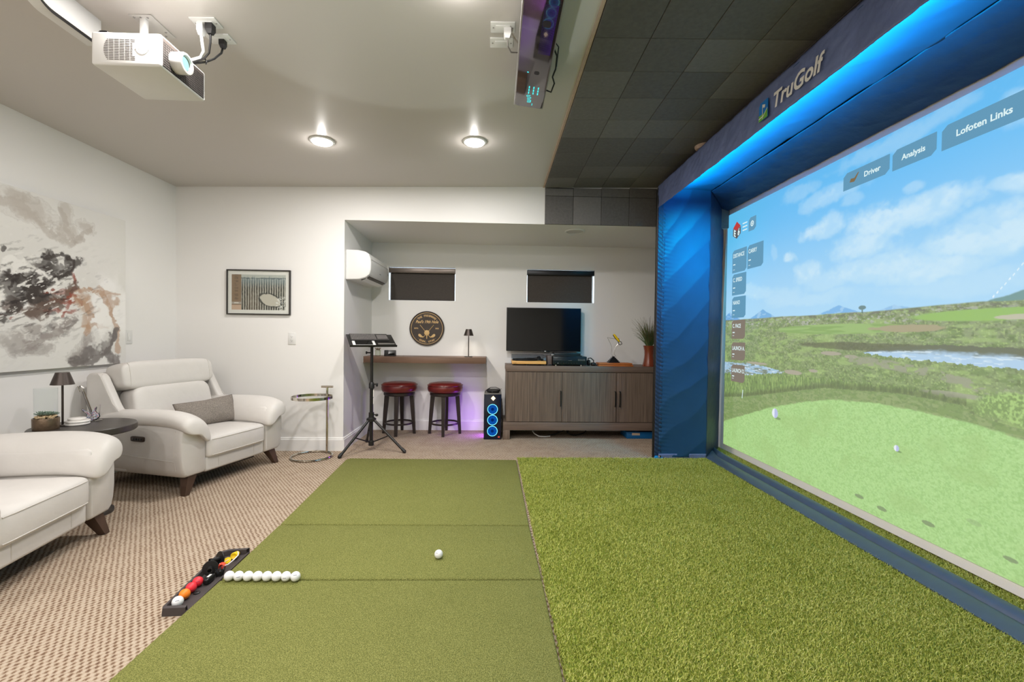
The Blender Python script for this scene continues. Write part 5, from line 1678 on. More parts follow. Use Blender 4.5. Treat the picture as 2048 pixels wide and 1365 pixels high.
t = thing('golf_enclosure', 'blue and navy fabric golf simulator enclosure around the screen', 'golf enclosure', (0, 0, 0))
ENC = t
P = bilin((1.523, EY1 + 0.012, 2.375), (1.523, EY0 - 0.012, 2.362), (1.518, EY0 - 0.012, 2.576), (1.518, EY1 + 0.012, 2.578), 260, 18)
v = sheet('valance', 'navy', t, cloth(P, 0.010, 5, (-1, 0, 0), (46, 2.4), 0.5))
FX = lambda y, z, x=1.505: frame((x, y, z), (0, -1, 0), (0, 0, 1))
b = MB(); b.text('TruGolf', 0.114, FX(2.455, 2.452), align='LEFT', shear=0.22, bold=0.003)
b.build('lettering', 'printwhite', v, smooth=0)
b = MB(); b.prism([(0.0, -0.050), (0.082, -0.050), (0.082, 0.052), (0.012, 0.052), (0.0, 0.035)], 'z', -0.004, 0.0, T=FX(2.578, 2.452)); em = b.build('emblem', 'printblue', v, smooth=0)
b = MB(); b.prism([(0.0, -0.050), (0.082, -0.050), (0.082, -0.006), (0.05, -0.018), (0.0, -0.016)], 'z', 0.0002, 0.0012, T=FX(2.578, 2.452)); b.build('green_hill', 'printgreen', em, smooth=0)
b = MB(); b.prism([(0.0, -0.036), (0.045, -0.034), (0.082, -0.002), (0.082, 0.002), (0.045, -0.029), (0.0, -0.031)], 'z', 0.0013, 0.0018, T=FX(2.578, 2.452)); b.box(0.034, 0.038, -0.046, 0.036, 0.0014, 0.002, T=FX(2.578, 2.452)); b.prism([(0.036, 0.036), (0.062, 0.026), (0.058, 0.010), (0.036, 0.018)], 'z', 0.0014, 0.002, T=FX(2.578, 2.452)); b.build('white_flag', 'printwhite', em, smooth=0)
P = bilin((1.519, EY1 + 0.03, 2.560), (1.519, EY0 - 0.03, 2.560), (2.03, EY0 - 0.03, 2.545), (2.03, EY1 + 0.03, 2.545), 260, 30)
sheet('roof_panel', 'blue', t, cloth(P, 0.016, 25, (0, 0, -1), (11, 0.8), 0.2))
for s, yy, nm in ((1, EY1, 0), (-1, EY0, 1)):
    P = bilin((1.560, yy, 0.018), (2.020, yy, 0.018), (2.020, yy, 2.562), (1.560, yy, 2.562), 60, 230)
    h, w = P.shape[:2]
    Q = folds(P, 0.0075, 33 + nm, (0, -s, 0), 9.0, 0.17)
    U, V = np.meshgrid(np.linspace(0, 1, w), np.linspace(0, 2.53, h))
    Q[..., 1] += -s * 0.004 * np.sin(2 * PI * (V * 26 + U * 2.0 + 0.5 * fbm(U * 3, V * 9, 2, 3))) * np.exp(-U / 0.10)
    sheet('side_panel', 'blue', t, Q)
    P = bilin((1.520, yy - s * 0.004, 0.0), (1.585, yy - s * 0.001, 0.0), (1.585, yy - s * 0.001, 2.555), (1.516, yy - s * 0.004, 2.555), 10, 240)
    U, V = np.meshgrid(np.linspace(0, 1, 10), np.linspace(0, 2.555, 240))
    P[..., 1] += -s * 0.004 * np.sin(2 * PI * (V * 26 + U * 1.2 + 0.4 * fbm(U * 3, V * 9, 2, 3)))
    sheet('edge_binding', 'navyflap', t, P)
    P = bilin((1.56, yy - s * 0.003, 0.0), (2.02, yy - s * 0.003, 0.0), (2.02, yy - s * 0.003, 0.05), (1.56, yy - s * 0.003, 0.05), 40, 5)
    sheet('bottom_hem', 'navy', t, cloth(P, 0.006, 71, (0, -1, 0), (8, 1)))
    ye = 4.555 if s > 0 else EY0 - 0.335
    yt = 4.530 if s > 0 else EY0 - 0.31
    P = bilin((2.020, yy, 0.0), (2.305, ye, 0.0), (2.305, yt, 2.535), (2.020, yy, 2.540), 26, 160)
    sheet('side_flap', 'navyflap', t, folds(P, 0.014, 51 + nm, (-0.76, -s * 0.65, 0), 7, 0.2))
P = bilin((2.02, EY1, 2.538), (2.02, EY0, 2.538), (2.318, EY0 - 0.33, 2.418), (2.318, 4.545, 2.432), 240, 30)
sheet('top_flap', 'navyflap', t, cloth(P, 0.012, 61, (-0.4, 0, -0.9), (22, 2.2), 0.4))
P = bilin((2.312, 4.545, 2.440), (2.312, EY0 - 0.33, 2.412), (2.308, EY0 - 0.33, 2.400), (2.308, 4.545, 2.428), 120, 4)
b = MB()
for (y,) in ((EY1 + 0.03,), (EY0 - 0.03,)):
    b = MB(); b.tube([(1.535, y + (0.02 if y > 2 else -0.02), 0.0), (1.535, y + (0.02 if y > 2 else -0.02), 2.55)], 0.019, 14); b.build('frame_pole', 'blackmetal', t)
b = MB(); b.box(1.533, 1.541, EY0 + 0.05, EY1 - 0.05, 2.398, 2.410); b.build('added_led_strip', 'addedled', t, smooth=0)['label'] = 'added blue light strip behind the valance'  # unseen strip, added as the source of the blue inside the enclosure
ld = bpy.data.lights.new('added_strip_light', 'AREA'); ld.shape = 'RECTANGLE'; ld.size = 0.03; ld.size_y = EY1 - EY0 - 0.3; ld.spread = R(120); ld.energy = 130; ld.color = (0.0, 0.66, 0.98)  # added area light that carries the strip's blue glow
lo = bpy.data.objects.new('added_strip_light', ld); lo.location = (1.548, (EY0 + EY1) / 2, 2.468)
_z = -Vector((0.52, 0, 1.0)).normalized(); _y = Vector((0, 1, 0)); _x = _y.cross(_z)
lo.matrix_world = Matrix(((_x.x, _y.x, _z.x, 1.562), (_x.y, _y.y, _z.y, (EY0 + EY1) / 2), (_x.z, _y.z, _z.z, 2.398), (0, 0, 0, 1)))
COL.objects.link(lo)
for s in (1, -1):
    yl = (EY1 if s > 0 else EY0) - s * 0.80
    ld = bpy.data.lights.new('added_corner_light', 'AREA'); ld.shape = 'RECTANGLE'; ld.size = 0.28; ld.size_y = 0.14; ld.spread = R(70); ld.energy = 8.0; ld.color = (0.0, 0.64, 0.98)  # bare lights added to brighten the side panels in blue
    lo = bpy.data.objects.new('added_corner_light', ld); COL.objects.link(lo); lo.parent = t
    _z = -Vector((0, s * 0.74, -0.67)); _x = Vector((1, 0, 0)); _y = _z.cross(_x)
    lo.matrix_world = Matrix(((_x.x, _y.x, _z.x, 1.840), (_x.y, _y.y, _z.y, yl), (_x.z, _y.z, _z.z, 2.505), (0, 0, 0, 1)))
b = MB(); b.prism([(1.524, 2.45), (1.529, 2.45), (1.529, 2.545), (1.60, 2.558), (1.60, 2.564), (1.524, 2.550)], 'y', EY0, EY1); b.build('light_leak_cover', 'navyflap', t, smooth=0)  # unseen cover, added to stop the blue light leaking over the valance
c = thing('blue_strap', 'bright blue strap buckle at the foot of the enclosure panel', 'strap', (1.545, 4.190, 0.0))
b = MB(); b.box(-0.035, 0.045, -0.012, 0.012, 0.0, 0.024, bev=0.004); b.box(-0.030, 0.0, -0.012, 0.010, 0.022, 0.036, bev=0.004); b.build('strap', 'clamp', c)
b = MB(); b.box(0.010, 0.026, -0.014, 0.004, 0.024, 0.042, bev=0.002); b.build('buckle', 'black', c)
b = MB(); b.box(0.004, 0.014, -0.016, 0.0, 0.026, 0.040, bev=0.002); b.build('copper_ring', 'edge', c)

# padded strip lying on the turf in front of the screen
t = thing('floor_cushion', 'long navy vinyl padded strip on the turf along the screen', 'cushion', (0, 0, 0))
pr = [(2.006, 0.003), (2.004, 0.012), (2.018, 0.018), (2.050, 0.027), (2.085, 0.032), (2.104, 0.030), (2.114, 0.022), (2.121, 0.021), (2.130, 0.033), (2.148, 0.046), (2.172, 0.050), (2.190, 0.043), (2.197, 0.024), (2.194, 0.003)]
ys = np.concatenate([np.linspace(0.10, 3.9, 90), np.linspace(3.95, 4.55, 14)])
rings = []
for y in ys:
    k = 0.003 * (float(fbm(np.array([[y * 3]]), np.array([[1.0]]), 3, 9)[0, 0]) - 0.5)
    off = max(0, (y - 4.18)) * 0.55 if y > 4.18 else 0
    rings.append([(x + off * (2.22 - x) / 0.21 + k, y, z + (k if z > 0.01 else 0) + 0.010) for x, z in pr])
b = MB(); b.loft(rings)
b.build('pad', 'pad', t, smooth=60)

# ------------------------------------------------------------------ impact screen with the projected picture
t = thing('impact_screen', 'large impact screen showing a golf course picture', 'projection screen', (0, 0, 0))
P = bilin((2.330, 4.615, 0.024), (2.330, 0.10, 0.035), (2.330, 0.10, 2.42), (2.330, 4.520, 2.448), 60, 30)
grid_mb(P).build('screen_cloth', 'screencloth', t, smooth=180)
NZ = 660
SW = 4.30
sx_ = np.concatenate([np.arange(0, 1.2, .0050), np.arange(1.2, 2.0, .0036), np.arange(2.0, 2.72, .0027), np.linspace(2.72, SW, 70)])
sz_ = np.linspace(2.383, 0.085, NZ)
S, Z = np.meshgrid(sx_, sz_)


def C(r, g, b_):
    return to_lin((r, g, b_))


k = sst(1.30, 2.30, Z)
img = C(168, 212, 240) * (1 - k[..., None]) + C(98, 184, 236) * k[..., None]
k = sst(0.9, 0.0, S) * sst(1.6, 2.3, Z)
img = mixc(img, C(86, 190, 232), k * 0.6)
cl = np.zeros_like(S)
wx = fbm(S * 4, Z * 6, 4, 101) - 0.5; wz = fbm(S * 4 + 7, Z * 6 + 3, 4, 102) - 0.5
Sw = S + 0.22 * wx; Zw = Z + 0.10 * wz
fine = fbm(S * 12, Z * 17, 4, 103) - 0.5
for cs, cz, rs, rz, a in [(1.34, 1.950, .20, .075, .8), (1.92, 1.86, .34, .10, .95), (2.17, 1.885, .20, .10, .9), (1.70, 1.755, .24, .085, .85), (1.0, 1.785, .09, .045, .75), (1.22, 1.640, .17, .075, .8), (1.10, 1.665, .08, .04, .6), (2.31, 1.66, .20, .09, .9), (2.52, 1.65, .18, .11, .95), (2.45, 1.755, .12, .05, .7), (1.82, 1.59, .40, .085, .8), (2.15, 1.54, .30, .085, .85), (1.45, 1.56, .25, .07, .6), (.9, 1.50, .25, .06, .55), (.55, 1.56, .3, .05, .6), (.3, 1.6, .2, .05, .6), (1.2, 1.45, .5, .045, .5), (2.53, 1.86, .12, .05, .8), (1.38, 2.16, .30, .07, .55), (1.05, 2.28, .2, .06, .4), (2.0, 2.02, .06, .03, .5), (2.3, 1.43, .4, .05, .5), (1.6, 2.07, .08, .05, .45), (.75, 1.88, .05, .06, .35), (2.75, 2.2, .3, .08, .6), (2.9, 1.8, .35, .12, .9), (3.3, 1.6, .4, .1, .8), (3.7, 1.95, .3, .1, .8), (4.0, 1.6, .3, .1, .8), (1.95, 2.33, .5, .05, .4)]:
    d = ((Sw - cs) / rs) ** 2 + ((Zw - cz) / rz) ** 2
    cl = np.maximum(cl, a * sst(1.75, 0.2, d + 1.5 * fine + 0.7 * (fbm(S * 30, Z * 36, 3, 104) - 0.5)))
cl = np.clip(cl * (0.85 + 0.5 * fine), 0, 1)
img = mixc(img, C(192, 224, 240), cl)
img = mixc(img, C(214, 234, 242), sst(0.5, 0.9, cl + fine * 0.6) * 0.35)
# mountains
for pk, hw, h_, c, sd in [(0.63, .22, .085, C(108, 168, 216), 1), (0.08, .22, .085, C(104, 160, 214), 2), (1.50, .22, .066, C(116, 174, 222), 3), (1.93, .18, .040, C(138, 186, 224), 4), (2.75, .42, .115, C(104, 140, 128), 5), (3.5, .5, .09, C(112, 160, 190), 6)]:
    top = 1.325 + h_ * np.clip(1 - np.abs(S - pk) / hw, 0, 1) ** 1.15 + 0.012 * (fbm(S * 22, S * 0 + sd, 3, 110 + sd) - 0.5)
    mk = (Z < top) & (np.abs(S - pk) < hw)
    img = mixc(img, c, sst(0.004, -0.004, Z - top) * (np.abs(S - pk) < hw) * 0.9)
    sn = mk & (fbm(S * 30, Z * 60, 3, 120 + sd) > 0.60) & (pk < 2.2)
    img = mixc(img, C(176, 212, 236), sn.astype(float) * 0.5)
# ground
hz = 1.335 + 0.012 * (fbm(S * 5, S * 0, 3, 130) - 0.5) + 0.012 * sst(1.7, 2.4, S)
gm = Z < hz
tx = fbm(S * 26, Z * 60, 4, 131)
tx2 = fbm(S * 70, Z * 90, 3, 132)
far = sst(0.75, 1.32, Z)
g = C(132, 152, 96) * (1 - far[..., None]) + C(140, 152, 112) * far[..., None]
g = mixc(g, C(114, 138, 78), sst(0.40, 0.66, tx) * 0.8)
g = mixc(g, C(98, 112, 70), sst(0.50, 0.74, tx2) * 0.6)
g = mixc(g, C(158, 184, 112), sst(0.52, 0.74, fbm(S * 9, Z * 30, 4, 133)) * 0.7)
g = mixc(g, C(176, 198, 128), sst(0.62, 0.74, fbm(S * 95, Z * 120, 2, 137)) * 0.5)
rk = sst(0.60, 0.66, fbm(S * 40, Z * 90, 3, 134)) * sst(0.06, 0.0, np.abs(Z - 1.295 - 0.01 * np.sin(S * 9)))
g = mixc(g, C(176, 178, 168), rk * 0.85)
g = mixc(g, C(112, 112, 98), sst(0.03, 0.0, np.abs(Z - 1.325)) * sst(0.5, 0.6, tx) * 0.8)
fw = sst(1.1, 0.8, ((S - 1.45) / 0.62) ** 2 + ((Z - 1.228) / 0.036) ** 2)
g = mixc(g, C(150, 180, 108), fw)
g = mixc(g, C(134, 166, 92), fw * sst(0.5, 0.6, fbm(S * 3, Z * 60, 2, 135)))
f2 = sst(1.2, 0.7, ((S - 2.45) / 0.42) ** 2 + ((Z - 1.285) / 0.030) ** 2)
g = mixc(g, C(146, 184, 96), f2)
g = mixc(g, C(186, 184, 160), sst(1.1, 0.8, ((S - 2.56) / 0.10) ** 2 + ((Z - 1.27) / 0.012) ** 2))
g = mixc(g, C(164, 156, 122), sst(1.1, 0.7, ((S - 2.0) / 0.22) ** 2 + ((Z - 1.225) / 0.020) ** 2 + fine * 1.5))
shd = sst(1.2, 0.6, ((S - 1.65) / 0.55) ** 2 + ((Z - 1.115) / 0.028) ** 2 + fine)
g = mixc(g, C(92, 92, 66), shd * 0.75)


def band(xs, zs):
    return np.interp(S, xs, zs)


# right pond
up = band([1.70, 1.80, 1.95, 2.2, 2.6, 3.2, 3.8], [1.075, 1.100, 1.118, 1.138, 1.128, 1.11, 1.06])
lo = band([1.70, 1.80, 2.1, 2.43, 2.61, 3.2, 3.8], [1.073, 1.068, 1.052, 1.040, 1.033, 1.03, 1.05])
jag = 0.012 * (fbm(S * 60, S * 0, 2, 140) - 0.5)
pm = (Z < up + jag) & (Z > lo + jag * 1.6) & (S > 1.72) & (S < 3.8)
u_ = np.clip((Z - lo) / np.maximum(up - lo, 1e-4), 0, 1)
wc = C(172, 202, 226) * (1 - sst(0.35, 0.75, u_ + 0.3 * (tx - 0.5))[..., None]) + C(104, 110, 84) * sst(0.35, 0.75, u_ + 0.3 * (tx - 0.5))[..., None]
wc = mixc(wc, C(216, 232, 240), sst(0.6, 0.7, fbm(S * 20, Z * 160, 3, 141)) * (u_ < 0.6) * 0.7)
g = np.where(pm[..., None], wc, g)
# left pond
up = band([0, 0.4, 0.7, 0.95], [0.915, 0.925, 0.915, 0.885]); lo = band([0, 0.33, 0.7, 0.95], [0.80, 0.805, 0.855, 0.880])
pm = (Z < up + jag) & (Z > lo + 2 * jag) & (S < 0.95)
wc = mixc(np.ones_like(g) * C(160, 192, 216), C(120, 132, 112), sst(0.52, 0.62, fbm(S * 16, Z * 130, 3, 142)))
wc = mixc(wc, C(214, 228, 236), sst(0.62, 0.70, fbm(S * 20, Z * 150, 3, 143)) * 0.8)
g = np.where(pm[..., None], wc, g)
for cs, cz, rs, rz in [(1.05, .895, .11, .018), (.55, .935, .16, .012), (1.27, .925, .05, .012), (1.45, 1.06, .10, .014), (1.62, 1.045, .06, .012), (1.35, .835, .12, .006)]:
    g = mixc(g, C(166, 160, 140), sst(1.1, 0.8, ((S - cs) / rs) ** 2 + ((Z - cz) / rz) ** 2 + 0.8 * fine))
# path
pz = band([1.55, 1.8, 2.15, 2.48, 2.7], [1.03, 1.02, 0.985, 0.925, 0.90])
pth = sst(0.032, 0.018, np.abs(Z - pz + 0.02 * fine)) * (S > 1.6) * (S < 2.7)
g = mixc(g, C(152, 154, 130), pth * sst(0.40, 0.5, tx) * 0.9)
g = mixc(g, C(158, 158, 138), sst(1.2, 0.7, ((S - 2.3) / 0.2) ** 2 + ((Z - 0.885) / 0.014) ** 2 + fine) * 0.8)
# reeds in front of the ponds
rt = band([0, .5, 1.0, 1.35, 1.7, 2.0, 2.3], [.80, .82, .865, .88, .875, .90, .86]) + 0.05 * (fbm(S * 55, S * 0, 2, 150) - 0.5)
rb_ = band([0, .4, .8, 1.38, 2.0, 2.35], [.56, .62, .70, .815, .855, .84])
rm = (Z < rt) & (Z > rb_) & (S < 2.35)
sk = fbm(S * 120, Z * 22, 3, 151)
rc_ = mixc(np.ones_like(g) * C(116, 142, 78), C(152, 178, 104), sst(0.5, 0.62, sk)); rc_ = mixc(rc_, C(96, 114, 68), sst(0.56, 0.68, fbm(S * 90, Z * 30, 3, 152)) * 0.8)
g = mixc(g, rc_, rm * 0.85)
g = mixc(g, C(94, 104, 66), sst(0.045, 0.0, np.abs(Z - rb_ - 0.012)) * (S < 2.35) * 0.7)
# apron and tee
ap = (Z < rb_ - 0.005 * tx2) & (S < 2.36) | (Z < band([2.36, 2.7, 4.3], [.80, .76, .5])) & (S >= 2.36)
apc = mixc(np.ones_like(g) * C(126, 150, 88), C(142, 160, 104), sst(0.45, 0.6, tx)); apc = mixc(apc, C(110, 134, 76), sst(0.52, 0.66, tx2) * 0.6)
g = np.where(ap[..., None], apc, g)
te = band([0, .02, .8, 1.17, 1.48, 1.84, 2.16, 2.42, 2.62, 3.2, 4.3], [.30, .32, .583, .68, .743, .771, .767, .751, .722, .60, .25])
tm = sst(0.010, -0.006, Z - te + 0.014 * (tx - 0.5))
tc_ = mixc(np.ones_like(g) * C(166, 206, 130), C(152, 194, 116), sst(0.40, 0.64, fbm(S * 75, Z * 110, 4, 160))); tc_ = mixc(tc_, C(182, 218, 148), sst(0.50, 0.70, fbm(S * 150, Z * 190, 2, 161)) * 0.5)
tc_ = mixc(tc_, C(154, 188, 112), sst(0.55, 0.72, fbm(S * 5, Z * 8, 3, 162)) * 0.4)
g = mixc(g, tc_, tm)
for cs, cz in ((1.711, .161), (1.881, .147), (2.171, .179), (2.558, .179), (2.40, .28)):
    g = mixc(g, C(122, 142, 98), sst(1.1, 0.8, ((S - cs) / 0.035) ** 2 + ((Z - cz) / 0.012) ** 2 + fine) * (0.35 if cz > .25 else 0.9))
# leafy bush
bu = sst(1.3, 0.5, ((S - 2.62) / 0.24) ** 2 + ((Z - 0.86) / 0.085) ** 2 + 1.2 * fine)
bc = mixc(np.ones_like(g) * C(122, 148, 84), C(164, 196, 116), sst(0.36, 0.70, fbm(S * 120, Z * 90, 4, 170)))
g = mixc(g, bc, bu)
img = mixc(img, g, sst(0.004, -0.004, Z - hz))
tr_ = sst(1.1, .7, ((S - 1.70) / .028) ** 2 + ((Z - 1.362) / .014) ** 2 + fine) + ((np.abs(S - 1.70) < 0.006) & (Z < 1.36) & (Z > 1.325))
img = mixc(img, C(86, 110, 96), np.clip(tr_, 0, 1) * 0.85)
# golf balls and tracer dots inside the picture
for cs, cz, r in ((0.833, 0.538, 0.040), (1.97, 0.533, 0.018)):
    d = np.sqrt(((S - cs) / (r * 1.0)) ** 2 + ((Z - cz) / r) ** 2)
    img = mixc(img, C(96, 124, 74), sst(1.1, .6, ((S - cs - r * .9) / (r * 1.1)) ** 2 + ((Z - cz + r * .9) / (r * .3)) ** 2) * 0.7)
    img = mixc(img, C(226, 232, 240), sst(1.05, 0.9, d))
    img = mixc(img, C(150, 160, 214), sst(1.05, 0.9, d) * (S > cs - r * .1) * 0.7)
tt_ = (S - 2.453) / 0.142
on = (np.abs(Z - (1.365 + 0.151 * tt_ + 0.02 * tt_ * tt_)) < 0.004) & (tt_ > 0) & (tt_ < 1.6) & ((S * 62) % 1 < 0.5)
img = mixc(img, C(240, 248, 250), on.astype(float) * 0.8)
P = np.stack([np.full_like(S, 2.3245), 4.49 - S, Z], -1)
picture('projected_picture', attr_mat('projected_light', 0.9, emit=1.0, spec=0.05), P, None, img, t)


def spanel(name, s0, s1, z0, z1, cut, m, cap=None, caps=0.03, dashes=(), x=2.3215, capx=None, sxx=1.0, bold=0.0012):
    T = frame((x, 4.49, 0), (0, -1, 0), (0, 0, 1))
    b = MB()
    b.prism([(s0, z0), (s1 - cut, z0), (s1, z0 + cut * 0.8), (s1, z1), (s0 + cut, z1), (s0, z1 - cut * 0.8)], 'z', -0.0012, 0.0, T=T)
    o = b.build(name, m, t, smooth=0)
    b = MB()
    if cap:
        b.text(cap[0], caps, T @ Matrix.Translation((cap[1], cap[2], 0.0006)), align=cap[3] if len(cap) > 3 else 'LEFT', bold=bold, sx=sxx)
    for (a0, a1, zz, th) in dashes:
        b.box(a0, a1, zz - th, zz + th, 0.0002, 0.0008, T=T)
    if b.v:
        b.build('caption', 'uitext', o, smooth=0)
    return o, T


for nm, s0, s1, z0, z1, m in [('DISTANCE', .111, .362, 1.790, 2.010, 'ui'), ('CARRY', .378, .623, 1.795, 2.010, 'ui'), ('C. SPEED', .116, .361, 1.572, 1.775, 'ui'), ('NANO', .121, .361, 1.352, 1.555, 'ui'), ('C. FACE', .125, .360, 1.150, 1.330, 'ui2'), ('LAUNCH A.', .128, .368, .945, 1.115, 'ui2'), ('LAUNCH D.', .132, .368, .735, .900, 'ui2')]:
    zc = (z0 + z1) / 2
    spanel('readout_panel', s0, s1, z0, z1, 0.03, m, (nm, s0 + 0.016, z1 - 0.058), 0.052, [(s0 + 0.018, s0 + 0.056, zc - 0.030, 0.005), (s0 + 0.018, s0 + 0.048, z0 + 0.030, 0.002)], sxx=0.80)
spanel('menu_tab', 1.521, 1.876, 2.150, 2.262, 0.03, 'ui', ('Driver', 1.690, 2.204), 0.046)
spanel('menu_tab', 1.896, 2.162, 2.150, 2.266, 0.03, 'ui', ('Analysis', 2.029, 2.206, 'CENTER'), 0.044)
spanel('menu_tab', 2.190, 2.615, 2.150, 2.274, 0.03, 'ui', ('Lofoten Links', 2.390, 2.209, 'CENTER'), 0.046)
spanel('menu_tab', 2.64, 2.92, 2.155, 2.274, 0.03, 'ui')
o, T = spanel('view_button', .385, .502, 2.140, 2.262, 0.03, 'ui')
b = MB()
ring2d(b, 0.016, 0.026, T @ Matrix.Translation((0.443, 2.202, 0.0006))); ring2d(b, 0.002, 0.010, T @ Matrix.Translation((0.443, 2.202, 0.0006)))
b.build('eye_icon', 'uitext', o, smooth=0)
b = MB()
for zz in (2.172, 2.204, 2.236):
    b.box(0.284, 0.361, zz - 0.005, zz + 0.005, 0, 0.0008, T=T)
b.box(0.148, 0.156, 0.62, 0.70, 0, 0.0008, T=T @ Matrix.Translation((0.10, 0.0, 0)) @ Matrix.Rotation(R(-8), 4, 'Z'))
b.build('menu_icon', 'uitext', t, smooth=0)
b = MB(); b.prism([(0.112, 2.225), (0.181, 2.196), (0.250, 2.225), (0.250, 2.155), (0.181, 2.118), (0.112, 2.155)], 'z', 0.0, 0.0005, T=T)
lg = b.build('cube_badge', 'uigrey', t, smooth=0)
b = MB(); b.prism([(0.112, 2.228), (0.181, 2.282), (0.250, 2.228), (0.181, 2.196)], 'z', 0.0004, 0.0010, T=T); b.build('red_top', 'uired', lg, smooth=0)
b = MB()
T2 = T @ Matrix.Translation((0.146, 2.172, 0.0012)) @ Matrix(((1, 0, 0, 0), (-0.45, 1, 0, 0), (0, 0, 1, 0), (0, 0, 0, 1)))
b.text('E', 0.082, T2, bold=0.003, sx=0.9)
T2 = T @ Matrix.Translation((0.217, 2.172, 0.0012)) @ Matrix(((1, 0, 0, 0), (0.45, 1, 0, 0), (0, 0, 1, 0), (0, 0, 0, 1)))
b.text('6', 0.082, T2, bold=0.003, sx=0.9)
b.build('lettering', 'uitext', lg, smooth=0)
b = MB(); b.prism([(1.575, 2.192), (1.612, 2.186), (1.625, 2.198), (1.650, 2.236), (1.644, 2.238), (1.614, 2.210), (1.585, 2.214)], 'z', 0.0, 0.0008, T=T); b.build('club_icon', 'uigold', t, smooth=0)

# ------------------------------------------------------------------ projector on its ceiling mount
PX, PY, PZT = -1.533, 1.950, 2.405
t = thing('projector', 'white projector with round lens on a ceiling mount', 'projector', (PX, PY, 2.256))
b = MB(); b.box(-0.150, 0.132, 0.0, 0.290, 0.0, 0.136, bev=0.010, seg=3)
bd = b.build('housing', 'white', t)
b = MB(); b.box(0.1305, 0.1338, 0.010, 0.275, 0.008, 0.126, bev=0.001); b.build('front_grille', 'grille', bd, smooth=0)
b = MB()
for k in range(24):
    b.box(0.1335, 0.1345, 0.014 + k * 0.011, 0.0155 + k * 0.011, 0.008, 0.110)
for k in range(11):
    b.box(0.1335, 0.1346, 0.012, 0.272, 0.010 + k * 0.0098, 0.0112 + k * 0.0098)
b.build('grille_mesh', 'groove', bd, smooth=0)
b = MB()
for r_ in range(13):
    z = 0.022 + r_ * 0.0068
    for c_ in range(6):
        x0 = -0.098 + c_ * 0.0215; x1 = x0 + 0.0185
        lim = abs(z - 0.063) / 0.046
        if c_ == 0:
            x0 += 0.018 * lim ** 2
        if c_ == 5 and abs(z - 0.066) < 0.03:
            x1 -= 0.010
        if x1 > x0:
            b.box(x0, x1, -0.0008, 0.0006, z - 0.0013, z + 0.0013)
b.build('side_vents', 'grille', bd, smooth=0)
b = MB(); b.lathe([(0.001, 0.002), (0.026, 0.002), (0.026, -0.002), (0.001, -0.002)], 36, T=Matrix.Translation((0.058, 0, 0.072)) @ Matrix.Rotation(R(90), 4, 'X')); b.tube([(0.028, -0.001, 0.068), (0.085, -0.001, 0.064)], 0.0015, 5); b.build('side_dial', 'white', bd)
T = Matrix.Translation((0.133, 0.085, 0.062)) @ Matrix.Rotation(R(90), 4, 'Y')
b = MB(); b.lathe([(0.040, -0.006), (0.043, 0.0), (0.044, 0.044), (0.042, 0.050), (0.034, 0.051), (0.030, 0.044), (0.030, 0.030)], 44, T=T, cap=False); ln = b.build('lens_barrel', 'white', t)
b = MB(); b.lathe([(0.036, 0.0505), (0.033, 0.046), (0.024, 0.036)], 40, T=T, cap=False); b.build('lens_ring', 'silver', ln)
b = MB(); b.lathe([(0.030, 0.036), (0.026, 0.040), (0.015, 0.0445), (0.001, 0.046)], 36, T=T); b.build('lens_glass', 'projlens', ln, smooth=60)
b = MB(); b.squad((-0.118, 0.045, 0.138), (0.022, 0.035, 0.007), 0.6, 0.6); b.squad((-0.105, 0.01, 0.137), (0.018, 0.006, 0.006), 0.6, 0.6); b.build('top_knob', 'gtrblack', t, smooth=180)
mz = ceil_z(-1.63, 2.22) - 2.256
b = MB(); b.box(-0.145, -0.045, 0.185, 0.345, mz - 0.004, mz - 0.0005)
mp = b.build('mount_plate', 'whitegrey', t, smooth=0)
b = MB(); b.box(-0.107, -0.083, 0.20, 0.225, 0.150, mz - 0.003, bev=0.003); b.box(-0.125, -0.03, 0.20, 0.235, 0.126, 0.152, bev=0.003); b.build('mount_arm', 'white', t)
b = MB()
for (x, y) in ((-0.13, 0.20), (-0.10, 0.20), (-0.07, 0.20), (-0.12, 0.33), (-0.08, 0.33), (-0.06, 0.30)):
    b.lathe([(0.005, mz - 0.004), (0.004, mz - 0.007), (0.001, mz - 0.0075)], 10, c=(x, y, 0))
b.build('screws', 'silver', mp)
b = MB(); b.tube([(-0.10, 0.16, 0.13), (-0.13, 0.14, 0.17), (-0.10, 0.12, 0.195), (-0.06, 0.13, 0.185), (-0.03, 0.15, 0.15), (-0.02, 0.16, 0.13)], 0.005, 8); b.tube([(-0.09, 0.15, 0.13), (-0.09, 0.13, 0.19), (-0.05, 0.15, 0.18), (-0.04, 0.16, 0.13)], 0.005, 8)
b.build('cable_loop', 'rubberin', t)


def ceil_frame(x, y):
    return frame((x, y, ceil_z(x, y)), (1, 0, 0.024), (0, -1, 0.007))


def ceil_plate(label, x, y, kind, group):
    t = thing('ceiling_outlet', label, 'socket', (0, 0, 0), group=group)
    t.matrix_world = ceil_frame(x, y)
    p = MB(); p.box(-0.058, 0.058, -0.037, 0.037, 0, 0.006, bev=0.002); p.build('plate', 'white', t)
    p = MB(); p.box(-0.034, 0.034, -0.017, 0.017, 0.005, 0.009, bev=0.001)
    i = p.build('insert', 'white', t)
    p = MB(); p.lathe([(0.004, 0.006), (0.003, 0.008), (0.001, 0.0082)], 10, c=(0.046, 0, 0)); p.lathe([(0.004, 0.006), (0.003, 0.008), (0.001, 0.0082)], 10, c=(-0.046, 0, 0)); p.build('screws', 'silver', i)
    return t


